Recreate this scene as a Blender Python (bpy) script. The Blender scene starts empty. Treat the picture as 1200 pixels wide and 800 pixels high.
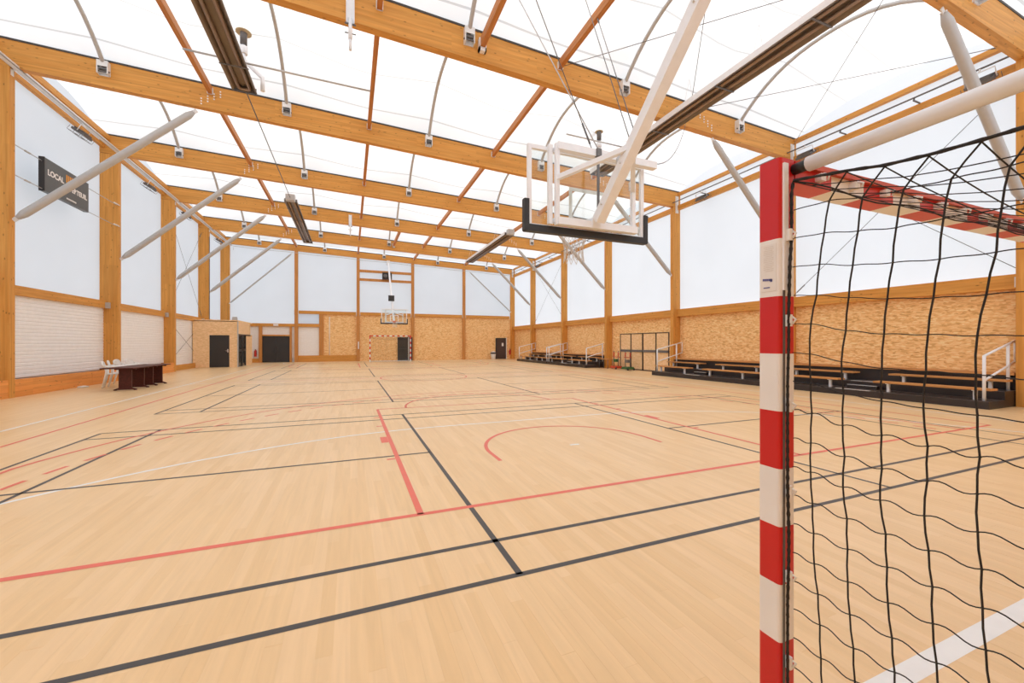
import bpy, bmesh, math, random
from mathutils import Vector, Matrix
from math import sin, cos, pi, sqrt, atan2
random.seed(7)
C = bpy.context.scene.collection

# ------------------------------------------------------------------ camera, world, exposure
sc = bpy.context.scene
YAW = math.atan2(189.5, 470.7)
cam = bpy.data.cameras.new('camera'); cam_o = bpy.data.objects.new('camera', cam); C.objects.link(cam_o)
cam.sensor_width = 36.0; cam.sensor_fit = 'HORIZONTAL'; cam.lens = 470.7 / 1200 * 36
cam.shift_y = 2.5 / 1200
cam.clip_start = 0.05; cam.clip_end = 300
cam_o.location = (0, 0, 1.435); cam_o.rotation_euler = (pi / 2, 0, -YAW)
sc.camera = cam_o
sc.view_settings.view_transform = 'Standard'; sc.view_settings.look = 'None'
sc.view_settings.gamma = 1.0; sc.view_settings.use_curve_mapping = False
sc.view_settings.exposure = 0.28
sc.cycles.max_bounces = 10; sc.cycles.diffuse_bounces = 6; sc.cycles.glossy_bounces = 4
sc.cycles.transmission_bounces = 6; sc.cycles.transparent_max_bounces = 12
sc.cycles.sample_clamp_indirect = 8.0
SKY = 1.15
world = bpy.data.worlds.new('overcast_sky'); sc.world = world; world.use_nodes = True
wn = world.node_tree; wn.nodes.clear()
wo = wn.nodes.new('ShaderNodeOutputWorld'); wb = wn.nodes.new('ShaderNodeBackground')
wt = wn.nodes.new('ShaderNodeTexCoord'); wx = wn.nodes.new('ShaderNodeSeparateXYZ'); wr = wn.nodes.new('ShaderNodeValToRGB')
wm = wn.nodes.new('ShaderNodeMapRange'); wm.inputs[1].default_value = -1; wm.inputs[2].default_value = 1
wn.links.new(wt.outputs['Generated'], wx.inputs[0]); wn.links.new(wx.outputs[2], wm.inputs[0])
wn.links.new(wm.outputs[0], wr.inputs[0]); wn.links.new(wr.outputs[0], wb.inputs[0]); wn.links.new(wb.outputs[0], wo.inputs[0])
e = wr.color_ramp.elements
e[0].position = 0.0; e[0].color = (.36, .36, .35, 1)
e[1].position = 1.0; e[1].color = (.97, .98, 1, 1)
for p, c in ((.49, (.38, .38, .37, 1)), (.52, (.80, .83, .87, 1)), (.75, (.9, .92, .95, 1))):
    k = e.new(p); k.color = c
wb.inputs[1].default_value = SKY
sun = bpy.data.lights.new('sun', 'SUN'); sun_o = bpy.data.objects.new('sun', sun); C.objects.link(sun_o)
sun.energy = 4.0; sun.angle = math.radians(12); sun.color = (1, .97, .93)
sun_o.rotation_euler = Vector((.19, -.75, .63)).to_track_quat('Z', 'Y').to_euler()   # hazy sun behind the camera, turned there to brighten the hall through the end wall

# ------------------------------------------------------------------ materials
def new_mat(name):
    m = bpy.data.materials.new(name); m.use_nodes = True
    nt = m.node_tree; b = nt.nodes['Principled BSDF']
    return m, nt, b

def plain(name, col, rough=.5, metal=0.0, spec=.5, bump=0):
    m, nt, b = new_mat(name)
    b.inputs['Base Color'].default_value = (*col, 1); b.inputs['Roughness'].default_value = rough
    b.inputs['Metallic'].default_value = metal; b.inputs['Specular IOR Level'].default_value = spec
    # slight wear so that nothing is perfectly uniform
    g = nt.nodes.new('ShaderNodeNewGeometry'); n = nt.nodes.new('ShaderNodeTexNoise'); n.inputs['Scale'].default_value = 9
    nt.links.new(g.outputs['Position'], n.inputs['Vector'])
    r = nt.nodes.new('ShaderNodeMapRange'); r.inputs[3].default_value = .94; r.inputs[4].default_value = 1.06
    nt.links.new(n.outputs[0], r.inputs[0])
    v = nt.nodes.new('ShaderNodeVectorMath'); v.operation = 'SCALE'; v.inputs[0].default_value = col
    nt.links.new(r.outputs[0], v.inputs['Scale']); nt.links.new(v.outputs[0], b.inputs['Base Color'])
    return m

def wood(name, c1, c2, axis, rough=.55, knots=True, lam=.04, fine=1.0):
    m, nt, b = new_mat(name); L = nt.links.new; N = nt.nodes.new
    b.inputs['Roughness'].default_value = rough; b.inputs['Specular IOR Level'].default_value = .3
    g = N('ShaderNodeNewGeometry'); mp = N('ShaderNodeMapping')
    s = [22 * fine] * 3; s[axis] = 1.1 * fine; mp.inputs['Scale'].default_value = s
    L(g.outputs['Position'], mp.inputs['Vector'])
    n = N('ShaderNodeTexNoise'); n.inputs['Scale'].default_value = 1; n.inputs['Detail'].default_value = 5; n.inputs['Distortion'].default_value = .4
    L(mp.outputs[0], n.inputs['Vector'])
    r = N('ShaderNodeValToRGB'); r.color_ramp.elements[0].position = .3; r.color_ramp.elements[1].position = .72
    r.color_ramp.elements[0].color = (*c2, 1); r.color_ramp.elements[1].color = (*c1, 1)
    L(n.outputs[0], r.inputs[0]); out = r.outputs[0]
    # lamella tone changes: 4 cm layers
    mp2 = N('ShaderNodeMapping'); s = [1 / lam] * 3; s[axis] = .45; mp2.inputs['Scale'].default_value = s
    L(g.outputs['Position'], mp2.inputs['Vector'])
    fl = N('ShaderNodeVectorMath'); fl.operation = 'FLOOR'; L(mp2.outputs[0], fl.inputs[0])
    wn_ = N('ShaderNodeTexWhiteNoise'); L(fl.outputs[0], wn_.inputs['Vector'])
    mr = N('ShaderNodeMapRange'); mr.inputs[3].default_value = .90; mr.inputs[4].default_value = 1.07; L(wn_.outputs[0], mr.inputs[0])
    sc_ = N('ShaderNodeVectorMath'); sc_.operation = 'SCALE'; L(out, sc_.inputs[0]); L(mr.outputs[0], sc_.inputs['Scale']); out = sc_.outputs[0]
    if knots:
        mp3 = N('ShaderNodeMapping'); s = [9.0] * 3; s[axis] = 4.0; mp3.inputs['Scale'].default_value = s
        L(g.outputs['Position'], mp3.inputs['Vector'])
        vo = N('ShaderNodeTexVoronoi'); vo.inputs['Scale'].default_value = 1; L(mp3.outputs[0], vo.inputs['Vector'])
        kr = N('ShaderNodeValToRGB'); kr.color_ramp.elements[0].position = .05; kr.color_ramp.elements[0].color = (.45,) * 3 + (1,)
        kr.color_ramp.elements[1].position = .17; kr.color_ramp.elements[1].color = (1, 1, 1, 1)
        L(vo.outputs['Distance'], kr.inputs[0])
        mu = N('ShaderNodeVectorMath'); mu.operation = 'MULTIPLY'; L(out, mu.inputs[0]); L(kr.outputs[0], mu.inputs[1]); out = mu.outputs[0]
    L(out, b.inputs['Base Color'])
    return m

def osb_mat(name, base, soft=0.0):
    m, nt, b = new_mat(name); L = nt.links.new; N = nt.nodes.new
    b.inputs['Roughness'].default_value = .65; b.inputs['Specular IOR Level'].default_value = .25
    g = N('ShaderNodeNewGeometry')
    def strands(rot, sc, off):
        nz = N('ShaderNodeTexNoise'); nz.inputs['Scale'].default_value = 3.2; L(g.outputs['Position'], nz.inputs['Vector'])
        md = N('ShaderNodeVectorMath'); md.operation = 'MULTIPLY_ADD'; md.inputs[1].default_value = (.10, .10, .10)
        L(nz.outputs['Color'], md.inputs[0]); L(g.outputs['Position'], md.inputs[2])
        mp = N('ShaderNodeMapping'); mp.inputs['Rotation'].default_value = rot; mp.inputs['Scale'].default_value = sc; mp.inputs['Location'].default_value = off
        L(md.outputs[0], mp.inputs['Vector'])
        v = N('ShaderNodeTexVoronoi'); v.inputs['Scale'].default_value = 1; v.inputs['Randomness'].default_value = 1
        L(mp.outputs[0], v.inputs['Vector'])
        return v
    v1 = strands((.3, .25, .2), (8, 8, 36), (0, 0, 0)); v2 = strands((-.4, -.3, -.3), (11, 11, 30), (3, 5, 1))
    s1 = N('ShaderNodeSeparateColor'); L(v1.outputs['Color'], s1.inputs[0]); s2 = N('ShaderNodeSeparateColor'); L(v2.outputs['Color'], s2.inputs[0])
    av = N('ShaderNodeMath'); av.operation = 'ADD'; L(s1.outputs[0], av.inputs[0]); L(s2.outputs[1], av.inputs[1])
    hf = N('ShaderNodeMath'); hf.operation = 'MULTIPLY'; hf.inputs[1].default_value = .5; L(av.outputs[0], hf.inputs[0])
    r = N('ShaderNodeValToRGB'); cr = r.color_ramp; cr.elements[0].position = .12; cr.elements[1].position = .9
    cr.elements[0].color = (base[0] * (.74 + .2 * soft), base[1] * (.65 + .27 * soft), base[2] * (.53 + .35 * soft), 1); cr.elements[1].color = (min(1, base[0] * 1.12), base[1] * (1.32 - .2 * soft), base[2] * (1.65 - .4 * soft), 1)
    k = cr.elements.new(.5); k.color = (*base, 1)
    L(hf.outputs[0], r.inputs[0]); L(r.outputs[0], b.inputs['Base Color'])
    return m

def membrane_mat(name, tint, seam_axis=None, seam=1.3, trans=.62):
    m, nt, b = new_mat(name); L = nt.links.new; N = nt.nodes.new
    nt.nodes.remove(b); o = nt.nodes['Material Output']
    col = N('ShaderNodeRGB'); col.outputs[0].default_value = (*tint, 1); out = col.outputs[0]
    g = N('ShaderNodeNewGeometry')
    n = N('ShaderNodeTexNoise'); n.inputs['Scale'].default_value = .5; L(g.outputs['Position'], n.inputs['Vector'])
    mr = N('ShaderNodeMapRange'); mr.inputs[3].default_value = .95; mr.inputs[4].default_value = 1.03; L(n.outputs[0], mr.inputs[0]); f = mr.outputs[0]
    if seam_axis is not None:      # welded overlaps pass a little less light
        sp = N('ShaderNodeSeparateXYZ'); L(g.outputs['Position'], sp.inputs[0])
        md = N('ShaderNodeMath'); md.operation = 'PINGPONG'; md.inputs[1].default_value = seam / 2; L(sp.outputs[seam_axis], md.inputs[0])
        lt = N('ShaderNodeMath'); lt.operation = 'LESS_THAN'; lt.inputs[1].default_value = .02; L(md.outputs[0], lt.inputs[0])
        ml = N('ShaderNodeMath'); ml.operation = 'MULTIPLY_ADD'; ml.inputs[1].default_value = -.3; ml.inputs[2].default_value = 1; L(lt.outputs[0], ml.inputs[0])
        m2 = N('ShaderNodeMath'); m2.operation = 'MULTIPLY'; L(f, m2.inputs[0]); L(ml.outputs[0], m2.inputs[1]); f = m2.outputs[0]
    v = N('ShaderNodeVectorMath'); v.operation = 'SCALE'; L(out, v.inputs[0]); L(f, v.inputs['Scale'])
    d = N('ShaderNodeBsdfDiffuse'); t = N('ShaderNodeBsdfTranslucent'); mx = N('ShaderNodeMixShader'); mx.inputs[0].default_value = trans
    L(v.outputs[0], d.inputs[0]); L(v.outputs[0], t.inputs[0]); L(d.outputs[0], mx.inputs[1]); L(t.outputs[0], mx.inputs[2]); L(mx.outputs[0], o.inputs[0])
    return m

PW, PL = .075, 1.15          # parquet strip width and length
def floor_mat():
    m, nt, b = new_mat('parquet'); L = nt.links.new; N = nt.nodes.new
    def M(op, a, bb=None, c=None):
        n = N('ShaderNodeMath'); n.operation = op
        for i, x in enumerate((a, bb, c)):
            if x is None: continue
            if isinstance(x, (int, float)): n.inputs[i].default_value = x
            else: L(x, n.inputs[i])
        return n.outputs[0]
    g = N('ShaderNodeNewGeometry'); s = N('ShaderNodeSeparateXYZ'); L(g.outputs['Position'], s.inputs[0])
    row = M('FLOOR', M('DIVIDE', s.outputs[0], PW))
    off = M('FRACT', M('MULTIPLY', row, .3819))
    colm = M('FLOOR', M('ADD', M('DIVIDE', s.outputs[1], PL), off))
    cb = N('ShaderNodeCombineXYZ'); L(row, cb.inputs[0]); L(colm, cb.inputs[1])
    w = N('ShaderNodeTexWhiteNoise'); L(cb.outputs[0], w.inputs['Vector'])
    r = N('ShaderNodeValToRGB'); cr = r.color_ramp
    cr.elements[0].color = (.80, .545, .28, 1); cr.elements[1].color = (.855, .605, .345, 1)
    k = cr.elements.new(.5); k.color = (.825, .575, .31, 1)
    L(w.outputs[0], r.inputs[0])
    mp = N('ShaderNodeMapping'); mp.inputs['Scale'].default_value = (26, 1.6, 1); L(g.outputs['Position'], mp.inputs['Vector'])
    n = N('ShaderNodeTexNoise'); n.inputs['Scale'].default_value = 1; n.inputs['Detail'].default_value = 6; n.inputs['Distortion'].default_value = .8
    L(mp.outputs[0], n.inputs['Vector'])
    gr = N('ShaderNodeMapRange'); gr.inputs[1].default_value = .3; gr.inputs[2].default_value = .7; gr.inputs[3].default_value = .95; gr.inputs[4].default_value = 1.035
    L(n.outputs[0], gr.inputs[0])
    v = N('ShaderNodeVectorMath'); v.operation = 'SCALE'; L(r.outputs[0], v.inputs[0]); L(gr.outputs[0], v.inputs['Scale'])
    # soft scuffs
    n2 = N('ShaderNodeTexNoise'); n2.inputs['Scale'].default_value = .7; n2.inputs['Detail'].default_value = 3; L(g.outputs['Position'], n2.inputs['Vector'])
    m2 = N('ShaderNodeMapRange'); m2.inputs[3].default_value = .96; m2.inputs[4].default_value = 1.04; L(n2.outputs[0], m2.inputs[0])
    v2 = N('ShaderNodeVectorMath'); v2.operation = 'SCALE'; L(v.outputs[0], v2.inputs[0]); L(m2.outputs[0], v2.inputs['Scale'])
    L(v2.outputs[0], b.inputs['Base Color'])
    b.inputs['Roughness'].default_value = .34; b.inputs['Specular IOR Level'].default_value = .5
    return m

def glass_mat():
    m, nt, b = new_mat('clear_glass'); L = nt.links.new; N = nt.nodes.new
    nt.nodes.remove(b); o = nt.nodes['Material Output']
    t = N('ShaderNodeBsdfTransparent'); t.inputs[0].default_value = (.95, .97, .96, 1)
    gl = N('ShaderNodeBsdfGlossy'); gl.inputs['Roughness'].default_value = .03
    fr = N('ShaderNodeLayerWeight'); fr.inputs['Blend'].default_value = .12
    pw = N('ShaderNodeMath'); pw.operation = 'MULTIPLY_ADD'; pw.inputs[1].default_value = .5; pw.inputs[2].default_value = .02; L(fr.outputs['Facing'], pw.inputs[0])
    mx = N('ShaderNodeMixShader'); L(pw.outputs[0], mx.inputs[0]); L(t.outputs[0], mx.inputs[1]); L(gl.outputs[0], mx.inputs[2]); L(mx.outputs[0], o.inputs[0])
    return m

W1, W2 = (.72, .355, .085), (.60, .265, .052)
M = dict(
    glu_x=wood('glulam_x', W1, W2, 0), glu_y=wood('glulam_y', W1, W2, 1), glu_z=wood('glulam_z', W1, W2, 2),
    pur_y=wood('purlin_wood', (.58, .245, .075), (.48, .18, .05), 1, knots=False),
    kerb=wood('kerb_wood', (.86, .37, .10), (.74, .28, .065), 1),
    post_z=wood('gable_post_wood', (.64, .30, .09), (.52, .225, .06), 2, knots=False),
    osb=osb_mat('oriented_strand_board', (.93, .575, .255)),
    osbdoor=osb_mat('pale_strand_board', (.87, .60, .33), .8),
    roof=membrane_mat('roof_membrane', (.915, .945, .975), 1, 1.3, .53),
    wall=membrane_mat('wall_membrane', (.86, .915, .985), None, 1, .63),
    clad=plain('white_cladding', (.90, .90, .90), .55),
    floor=floor_mat(),
    white_line=plain('white_line_paint', (.84, .85, .85), .45), red_line=plain('red_line_paint', (.78, .155, .105), .42), black_line=plain('black_line_paint', (.055, .052, .052), .42),
    steel=plain('galvanised_steel', (.78, .79, .80), .45, .1), steel_tube=plain('grey_tube', (.50, .50, .50), .42, .1),
    dark_steel=plain('dark_grey_steel', (.16, .16, .165), .5, .3),
    white=plain('white_paint', (.86, .86, .86), .35), white_metal=plain('white_coated_metal', (.86, .885, .93), .3),
    black=plain('black_rubber', (.022, .022, .024), .55), edge=plain('dark_keder_rail', (.05, .045, .04), .6),
    red=plain('red_paint', (.62, .012, .014), .32), cord=plain('black_cord', (.018, .016, .016), .7),
    heater=plain('brown_reflector', (.21, .16, .115), .42, .35), heater_tube=plain('heater_tube', (.33, .225, .15), .4, .35),
    door_black=plain('anthracite_door', (.028, .029, .032), .45), door_brown=plain('brown_door', (.07, .045, .04), .5),
    ply=plain('dark_film_faced_plywood', (.030, .022, .022), .38), ply_top=plain('dark_tread', (.075, .062, .06), .34),
    bench=wood('bench_wood', (.66, .33, .12), (.55, .25, .08), 1, knots=False),
    table=wood('mahogany', (.10, .022, .016), (.06, .014, .011), 1, .5, knots=False),
    plastic=plain('white_plastic', (.83, .82, .80), .4), chrome=plain('chrome', (.7, .7, .7), .2, .9),
    glass=glass_mat(), orange=plain('orange_rim', (.75, .12, .03), .35), extred=plain('extinguisher_red', (.55, .02, .02), .3),
    sign=plain('dark_sign_print', (.085, .10, .11), .4), signtext=plain('white_print', (.85, .85, .85), .5), signor=plain('orange_print', (.75, .33, .04), .5),
    paper=plain('white_paper', (.82, .81, .8), .7), blueink=plain('blue_ink', (.12, .13, .35), .6), greyink=plain('grey_ink', (.72, .69, .67), .7),
    collar=plain('flue_collar', (.62, .54, .38), .6), green=plain('green_plastic', (.04, .13, .04), .5), redor=plain('red_plastic', (.58, .07, .03), .45),
    netwhite=plain('white_cord', (.72, .68, .63), .7), darkglass=plain('dark_glazing', (.05, .05, .048), .12, 0, .6), teal=plain('teal_plastic', (.12, .17, .18), .5),
)

# ------------------------------------------------------------------ mesh builder
class MB:
    def __init__(s): s.v = []; s.f = []; s.m = []; s.sm = []
    def add(s, vs, fs, mi=0, smooth=False):
        o = len(s.v); s.v += [tuple(v) for v in vs]
        for f in fs: s.f.append(tuple(i + o for i in f)); s.m.append(mi); s.sm.append(smooth)
        return s
    def box(s, x0, x1, y0, y1, z0, z1, mi=0):
        x0, x1 = sorted((x0, x1)); y0, y1 = sorted((y0, y1)); z0, z1 = sorted((z0, z1))
        return s.add([(x0, y0, z0), (x1, y0, z0), (x1, y1, z0), (x0, y1, z0), (x0, y0, z1), (x1, y0, z1), (x1, y1, z1), (x0, y1, z1)],
                     [(3, 2, 1, 0), (4, 5, 6, 7), (0, 1, 5, 4), (1, 2, 6, 5), (2, 3, 7, 6), (3, 0, 4, 7)], mi)
    def cbox(s, x0, x1, y0, y1, z0, z1, c=.01, mi=0):
        """box with its four vertical edges chamfered"""
        pts = [(x0 + c, y0), (x1 - c, y0), (x1, y0 + c), (x1, y1 - c), (x1 - c, y1), (x0 + c, y1), (x0, y1 - c), (x0, y0 + c)]
        return s.prism(pts, z0, z1, mi)
    def prism(s, pts, z0, z1, mi=0):
        n = len(pts)
        return s.add([(x, y, z0) for x, y in pts] + [(x, y, z1) for x, y in pts],
                     [tuple(range(n - 1, -1, -1)), tuple(range(n, 2 * n))] + [(i, (i + 1) % n, n + (i + 1) % n, n + i) for i in range(n)], mi)
    def prism_ax(s, pts, a0, a1, axis, mi=0):
        """extrude a 2-D outline along axis 0 (pts are y,z) or axis 1 (pts are x,z)"""
        n = len(pts); P = (lambda p, a: (a, p[0], p[1])) if axis == 0 else (lambda p, a: (p[0], a, p[1]))
        return s.add([P(p, a0) for p in pts] + [P(p, a1) for p in pts],
                     [tuple(range(n)), tuple(range(2 * n - 1, n - 1, -1))] + [(i, n + i, n + (i + 1) % n, (i + 1) % n) for i in range(n)], mi)
    def bar(s, p, q, w, h, mi=0, up=(0, 0, 1)):
        p = Vector(p); q = Vector(q); d = (q - p).normalized(); u = Vector(up)
        r = d.cross(u)
        if r.length < 1e-4: r = d.cross(Vector((1, 0, 0)))
        r.normalize(); u = r.cross(d)
        vs = [a + r * (i * w / 2) + u * (j * h / 2) for a in (p, q) for i, j in ((-1, -1), (1, -1), (1, 1), (-1, 1))]
        return s.add(vs, [(3, 2, 1, 0), (4, 5, 6, 7), (0, 1, 5, 4), (1, 2, 6, 5), (2, 3, 7, 6), (3, 0, 4, 7)], mi)
    def tube(s, path, r, n=8, mi=0, caps=True, closed=False):
        path = [Vector(p) for p in path]; k = len(path); rs = r if isinstance(r, (list, tuple)) else [r] * k
        vs = []; prev = None
        for i, p in enumerate(path):
            if closed: d = path[(i + 1) % k] - path[i - 1]
            else: d = path[min(i + 1, k - 1)] - path[max(i - 1, 0)]
            d.normalize()
            if prev is None:
                u = d.orthogonal().normalized()
            else:
                u = prev - d * prev.dot(d)
                if u.length < 1e-5: u = d.orthogonal()
                u.normalize()
            prev = u; w = d.cross(u)
            for j in range(n):
                a = 2 * pi * j / n; vs.append(p + (u * cos(a) + w * sin(a)) * rs[i])
        fs = []
        for i in range(k if closed else k - 1):
            a = i * n; b = ((i + 1) % k) * n
            for j in range(n): fs.append((a + j, a + (j + 1) % n, b + (j + 1) % n, b + j))
        s.add(vs, fs, mi, True)
        if caps and not closed:
            o = len(s.v) - len(vs)
            s.f += [tuple(o + j for j in range(n - 1, -1, -1)), tuple(o + (k - 1) * n + j for j in range(n))]; s.m += [mi, mi]; s.sm += [False, False]
        return s
    def lathe(s, prof, c, n=16, mi=0):
        vs = []; cx, cy, cz = c
        for r, z in prof:
            for j in range(n): a = 2 * pi * j / n; vs.append((cx + r * cos(a), cy + r * sin(a), cz + z))
        fs = [(i * n + j, i * n + (j + 1) % n, (i + 1) * n + (j + 1) % n, (i + 1) * n + j) for i in range(len(prof) - 1) for j in range(n)]
        s.add(vs, fs, mi, True)
        o = len(s.v) - len(vs); l = o + (len(prof) - 1) * n
        s.f += [tuple(o + j for j in range(n - 1, -1, -1)), tuple(l + j for j in range(n))]; s.m += [mi, mi]; s.sm += [False, False]
        return s

def root_loc(p):
    while p is not None and p.parent is not None: p = p.parent
    return Vector(p.location) if p is not None else Vector((0, 0, 0))

def obj(name, mb, mats, parent=None, origin=None, kind=None, label=None):
    """link the collected shapes as ONE mesh object; coordinates are given in world space"""
    if isinstance(mats, str): mats = [mats]
    o0 = root_loc(parent) if parent is not None else Vector(origin or (0, 0, 0))
    me = bpy.data.meshes.new(name)
    me.from_pydata([tuple(Vector(v) - o0) for v in mb.v], [], mb.f)
    for k in mats: me.materials.append(M[k])
    for p, mi, sm in zip(me.polygons, mb.m, mb.sm): p.material_index = mi; p.use_smooth = sm
    me.update()
    o = bpy.data.objects.new(name, me); C.objects.link(o)
    if parent is not None: o.parent = parent
    else: o.location = o0
    if kind: o['kind'] = kind
    if label: o['label'] = label
    return o

def tag(o, label, cat, group=None, kind=None):
    o['label'] = label; o['category'] = cat
    if group: o['group'] = group
    if kind: o['kind'] = kind
    return o

def thing(name, label, cat, loc, group=None, rz=0):
    o = bpy.data.objects.new(name, None); C.objects.link(o); o.location = loc; o.rotation_euler = (0, 0, rz)
    o.empty_display_size = .1
    return tag(o, label, cat, group)

def struct(name, mb=None, mats=None, label=None):
    if mb is None:
        o = bpy.data.objects.new(name, None); C.objects.link(o); o.empty_display_size = .1
    else: o = obj(name, mb, mats)
    o['kind'] = 'structure'
    if label: o['label'] = label
    return o

def dup(root, loc, rz, label, group=None):
    r = root.copy(); C.objects.link(r); r.location = loc; r.rotation_euler = (0, 0, rz); r['label'] = label
    if group: r['group'] = group
    for ch in list(root.children):
        c = ch.copy(); C.objects.link(c); c.parent = r
        for g in ch.children:
            d = g.copy(); C.objects.link(d); d.parent = c
    return r

ORD = ['first', 'second', 'third', 'fourth', 'fifth', 'sixth', 'seventh', 'eighth', 'ninth', 'tenth']

# ------------------------------------------------------------------ layout constants
F = [-1.12, 4.21, 9.54, 14.87, 20.20, 25.53, 30.86, 35.5]     # far faces of the portal frames
TH = .20                                                        # frame thickness
XL, XR = -8.85, 14.5                                            # membrane planes
CL, CR = -8.28, 14.08                                           # inner faces of the columns
YB, YN = 35.5, -1.5
def ztop(x): return 9.09 - .0365 * x
ARCH_X = [-6.36, -1.88, 2.63, 7.13, 11.63]
PUR_X = [-3.92, .60, 5.11, 9.62]

# ================================================================== SETTING
# ---- floor with parquet strips
fl = struct('floor', MB().box(XL - .3, XR + .3, YN - .3, YB + .3, -.25, -.0008), 'floor')
FX, FY = sin(YAW), cos(YAW)
def project(x, y, z=0.0):
    d = x * FX + y * FY
    if d < .3: return None
    return (600 + 470.7 * (x * FY - y * FX) / d, 402.5 - 470.7 * (z - 1.435) / d, d)
cand = []
for row in range(-60, 100):
    x0 = row * PW; off = (row * .3819) % 1.0
    for k in range(0, 7):
        y0 = (k - off) * PL
        vis = [project(x0 + PW / 2, y0 + PL * t) for t in (0, .25, .5, .75, 1)]
        vis = [p for p in vis if p and -10 < p[0] < 1210 and p[1] < 810]
        if not vis: continue
        near = min(p[2] for p in vis)
        if near > 4.6: continue
        cand.append((-len(vis) / near ** 2, row, y0))
cand.sort()
plank_me = bpy.data.meshes.new('plank')
pb = MB().box(.0002, PW - .0002, .0002, PL - .0002, -.0008, 0)
plank_me.from_pydata(pb.v, [], pb.f); plank_me.materials.append(M['floor'])
for _, row, y0 in cand[:300]:
    o = bpy.data.objects.new('plank', plank_me); C.objects.link(o); o.parent = fl; o.location = (row * PW, y0, 0)

# ---- court lines (flat paint on the floor)
def strip(mb, pts, w, z, closed=False):
    n = len(pts); L = []; R = []
    for i, p in enumerate(pts):
        a = pts[i - 1] if (i > 0 or closed) else p; b = pts[(i + 1) % n] if (i < n - 1 or closed) else p
        dx, dy = b[0] - a[0], b[1] - a[1]; l = sqrt(dx * dx + dy * dy) or 1; nx, ny = -dy / l * w / 2, dx / l * w / 2
        L.append((p[0] + nx, p[1] + ny, z)); R.append((p[0] - nx, p[1] - ny, z))
    k = n if closed else n - 1
    mb.add(L + R, [(n + i, n + (i + 1) % n, (i + 1) % n, i) for i in range(k)])
def arc(cx, cy, r, a0, a1, n=40): return [(cx + r * cos(a0 + (a1 - a0) * i / n), cy + r * sin(a0 + (a1 - a0) * i / n)) for i in range(n + 1)]
def line_obj(name, polys, w, z, mat, label=None):
    mb = MB()
    for p in polys: strip(mb, p, w, z)
    return obj(name, mb, mat, fl, label=label)
CX = 2.96; MIDY = 17.45
def mir(p): return [(x, 2 * MIDY - y) for x, y in p]
def both(name, polys, w, z, mat, label=None):
    line_obj(name, polys, w, z, mat, label); line_obj(name, [mir(p) for p in polys], w, z, mat, label)
Z_W, Z_B, Z_R = .0006, .0009, .0012
both('goal_line', [[(1.42, .98), (4.50, .98)]], .085, Z_W, 'white_line', 'white goal line between the posts')
both('end_line', [[(-5.3, .995), (1.40, .995)], [(4.52, .995), (11.35, .995)]], .05, Z_W, 'white_line')
for x in (-5.3, 11.35): line_obj('side_line', [[(x, .97), (x, 2 * MIDY - .97)]], .05, Z_W, 'white_line')
both('goal_area_line', [arc(1.44, .95, 5.97, pi, pi / 2)[1:] + arc(4.48, .95, 5.97, pi / 2, 0)[:-1]], .05, Z_W, 'white_line', 'white curved goal area line')
both('keeper_mark', [[(CX - .075, 4.97), (CX + .075, 4.97)]], .05, Z_W, 'white_line')
both('penalty_mark', [[(CX - .5, 7.95), (CX + .5, 7.95)]], .05, Z_W, 'white_line')
line_obj('halfway_line', [[(-5.3, MIDY), (11.35, MIDY)]], .05, Z_W, 'white_line')
# basketball, red
bx0, bx1, by0 = -4.5, 10.46, 3.42
both('base_line', [[(bx0, by0), (bx1, by0)]], .055, Z_R, 'red_line', 'red base line across the court')
for x in (bx0, bx1): line_obj('side_line', [[(x, by0), (x, 2 * MIDY - by0)]], .05, Z_R, 'red_line')
line_obj('centre_line', [[(bx0, MIDY + .12), (bx1, MIDY + .12)]], .05, Z_R, 'red_line')
mbc = MB(); strip(mbc, arc(CX, MIDY, 1.8, 0, 2 * pi, 64)[:-1], .05, Z_R, True); obj('centre_circle', mbc, 'red_line', fl)
both('lane_line', [[(.55, by0), (.55, 9.22)]], .055, Z_R, 'red_line'); both('lane_line', [[(5.40, by0), (5.40, 9.22)]], .055, Z_R, 'red_line')
both('free_throw_line', [[(.55, 9.22), (5.40, 9.22)]], .05, Z_R, 'red_line')
both('free_throw_arc', [arc(CX, 9.22, 1.8, 0, pi)], .05, Z_R, 'red_line')
both('charge_arc', [[(CX + 1.25, 4.62)] + arc(CX, 5.0, 1.25, 0, pi) + [(CX - 1.25, 4.62)]], .05, Z_R, 'red_line')
for sx, x in ((-1, .52), (1, 5.43)):
    both('lane_block', [[(x + sx * .05, 6.09), (x + sx * .05, 6.46)]], .10, Z_R, 'red_line')
    both('lane_tick', [[(x, y), (x + sx * .1, y)] for y in (5.19, 7.33, 8.2)], .05, Z_R, 'red_line')
a3 = math.asin(1.41 / 6.70)
both('three_point_line', [[(CX + 6.55, by0)] + arc(CX, 5.0, 6.70, a3, pi - a3, 60) + [(CX - 6.55, by0)]], .05, Z_R, 'red_line', 'red curved three point line')
dash = []
t = 0.0
while t < pi:
    dash.append(arc(CX, 5.0, 6.17, pi - t, pi - t - .048, 3)); t += .083
for y in (3.6, 4.1, 4.6): dash += [[(CX - 6.17, y), (CX - 6.17, y + .3)], [(CX + 6.17, y), (CX + 6.17, y + .3)]]
both('dashed_line', dash, .05, Z_R, 'red_line', 'dashed red arc inside the three point line')
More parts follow.
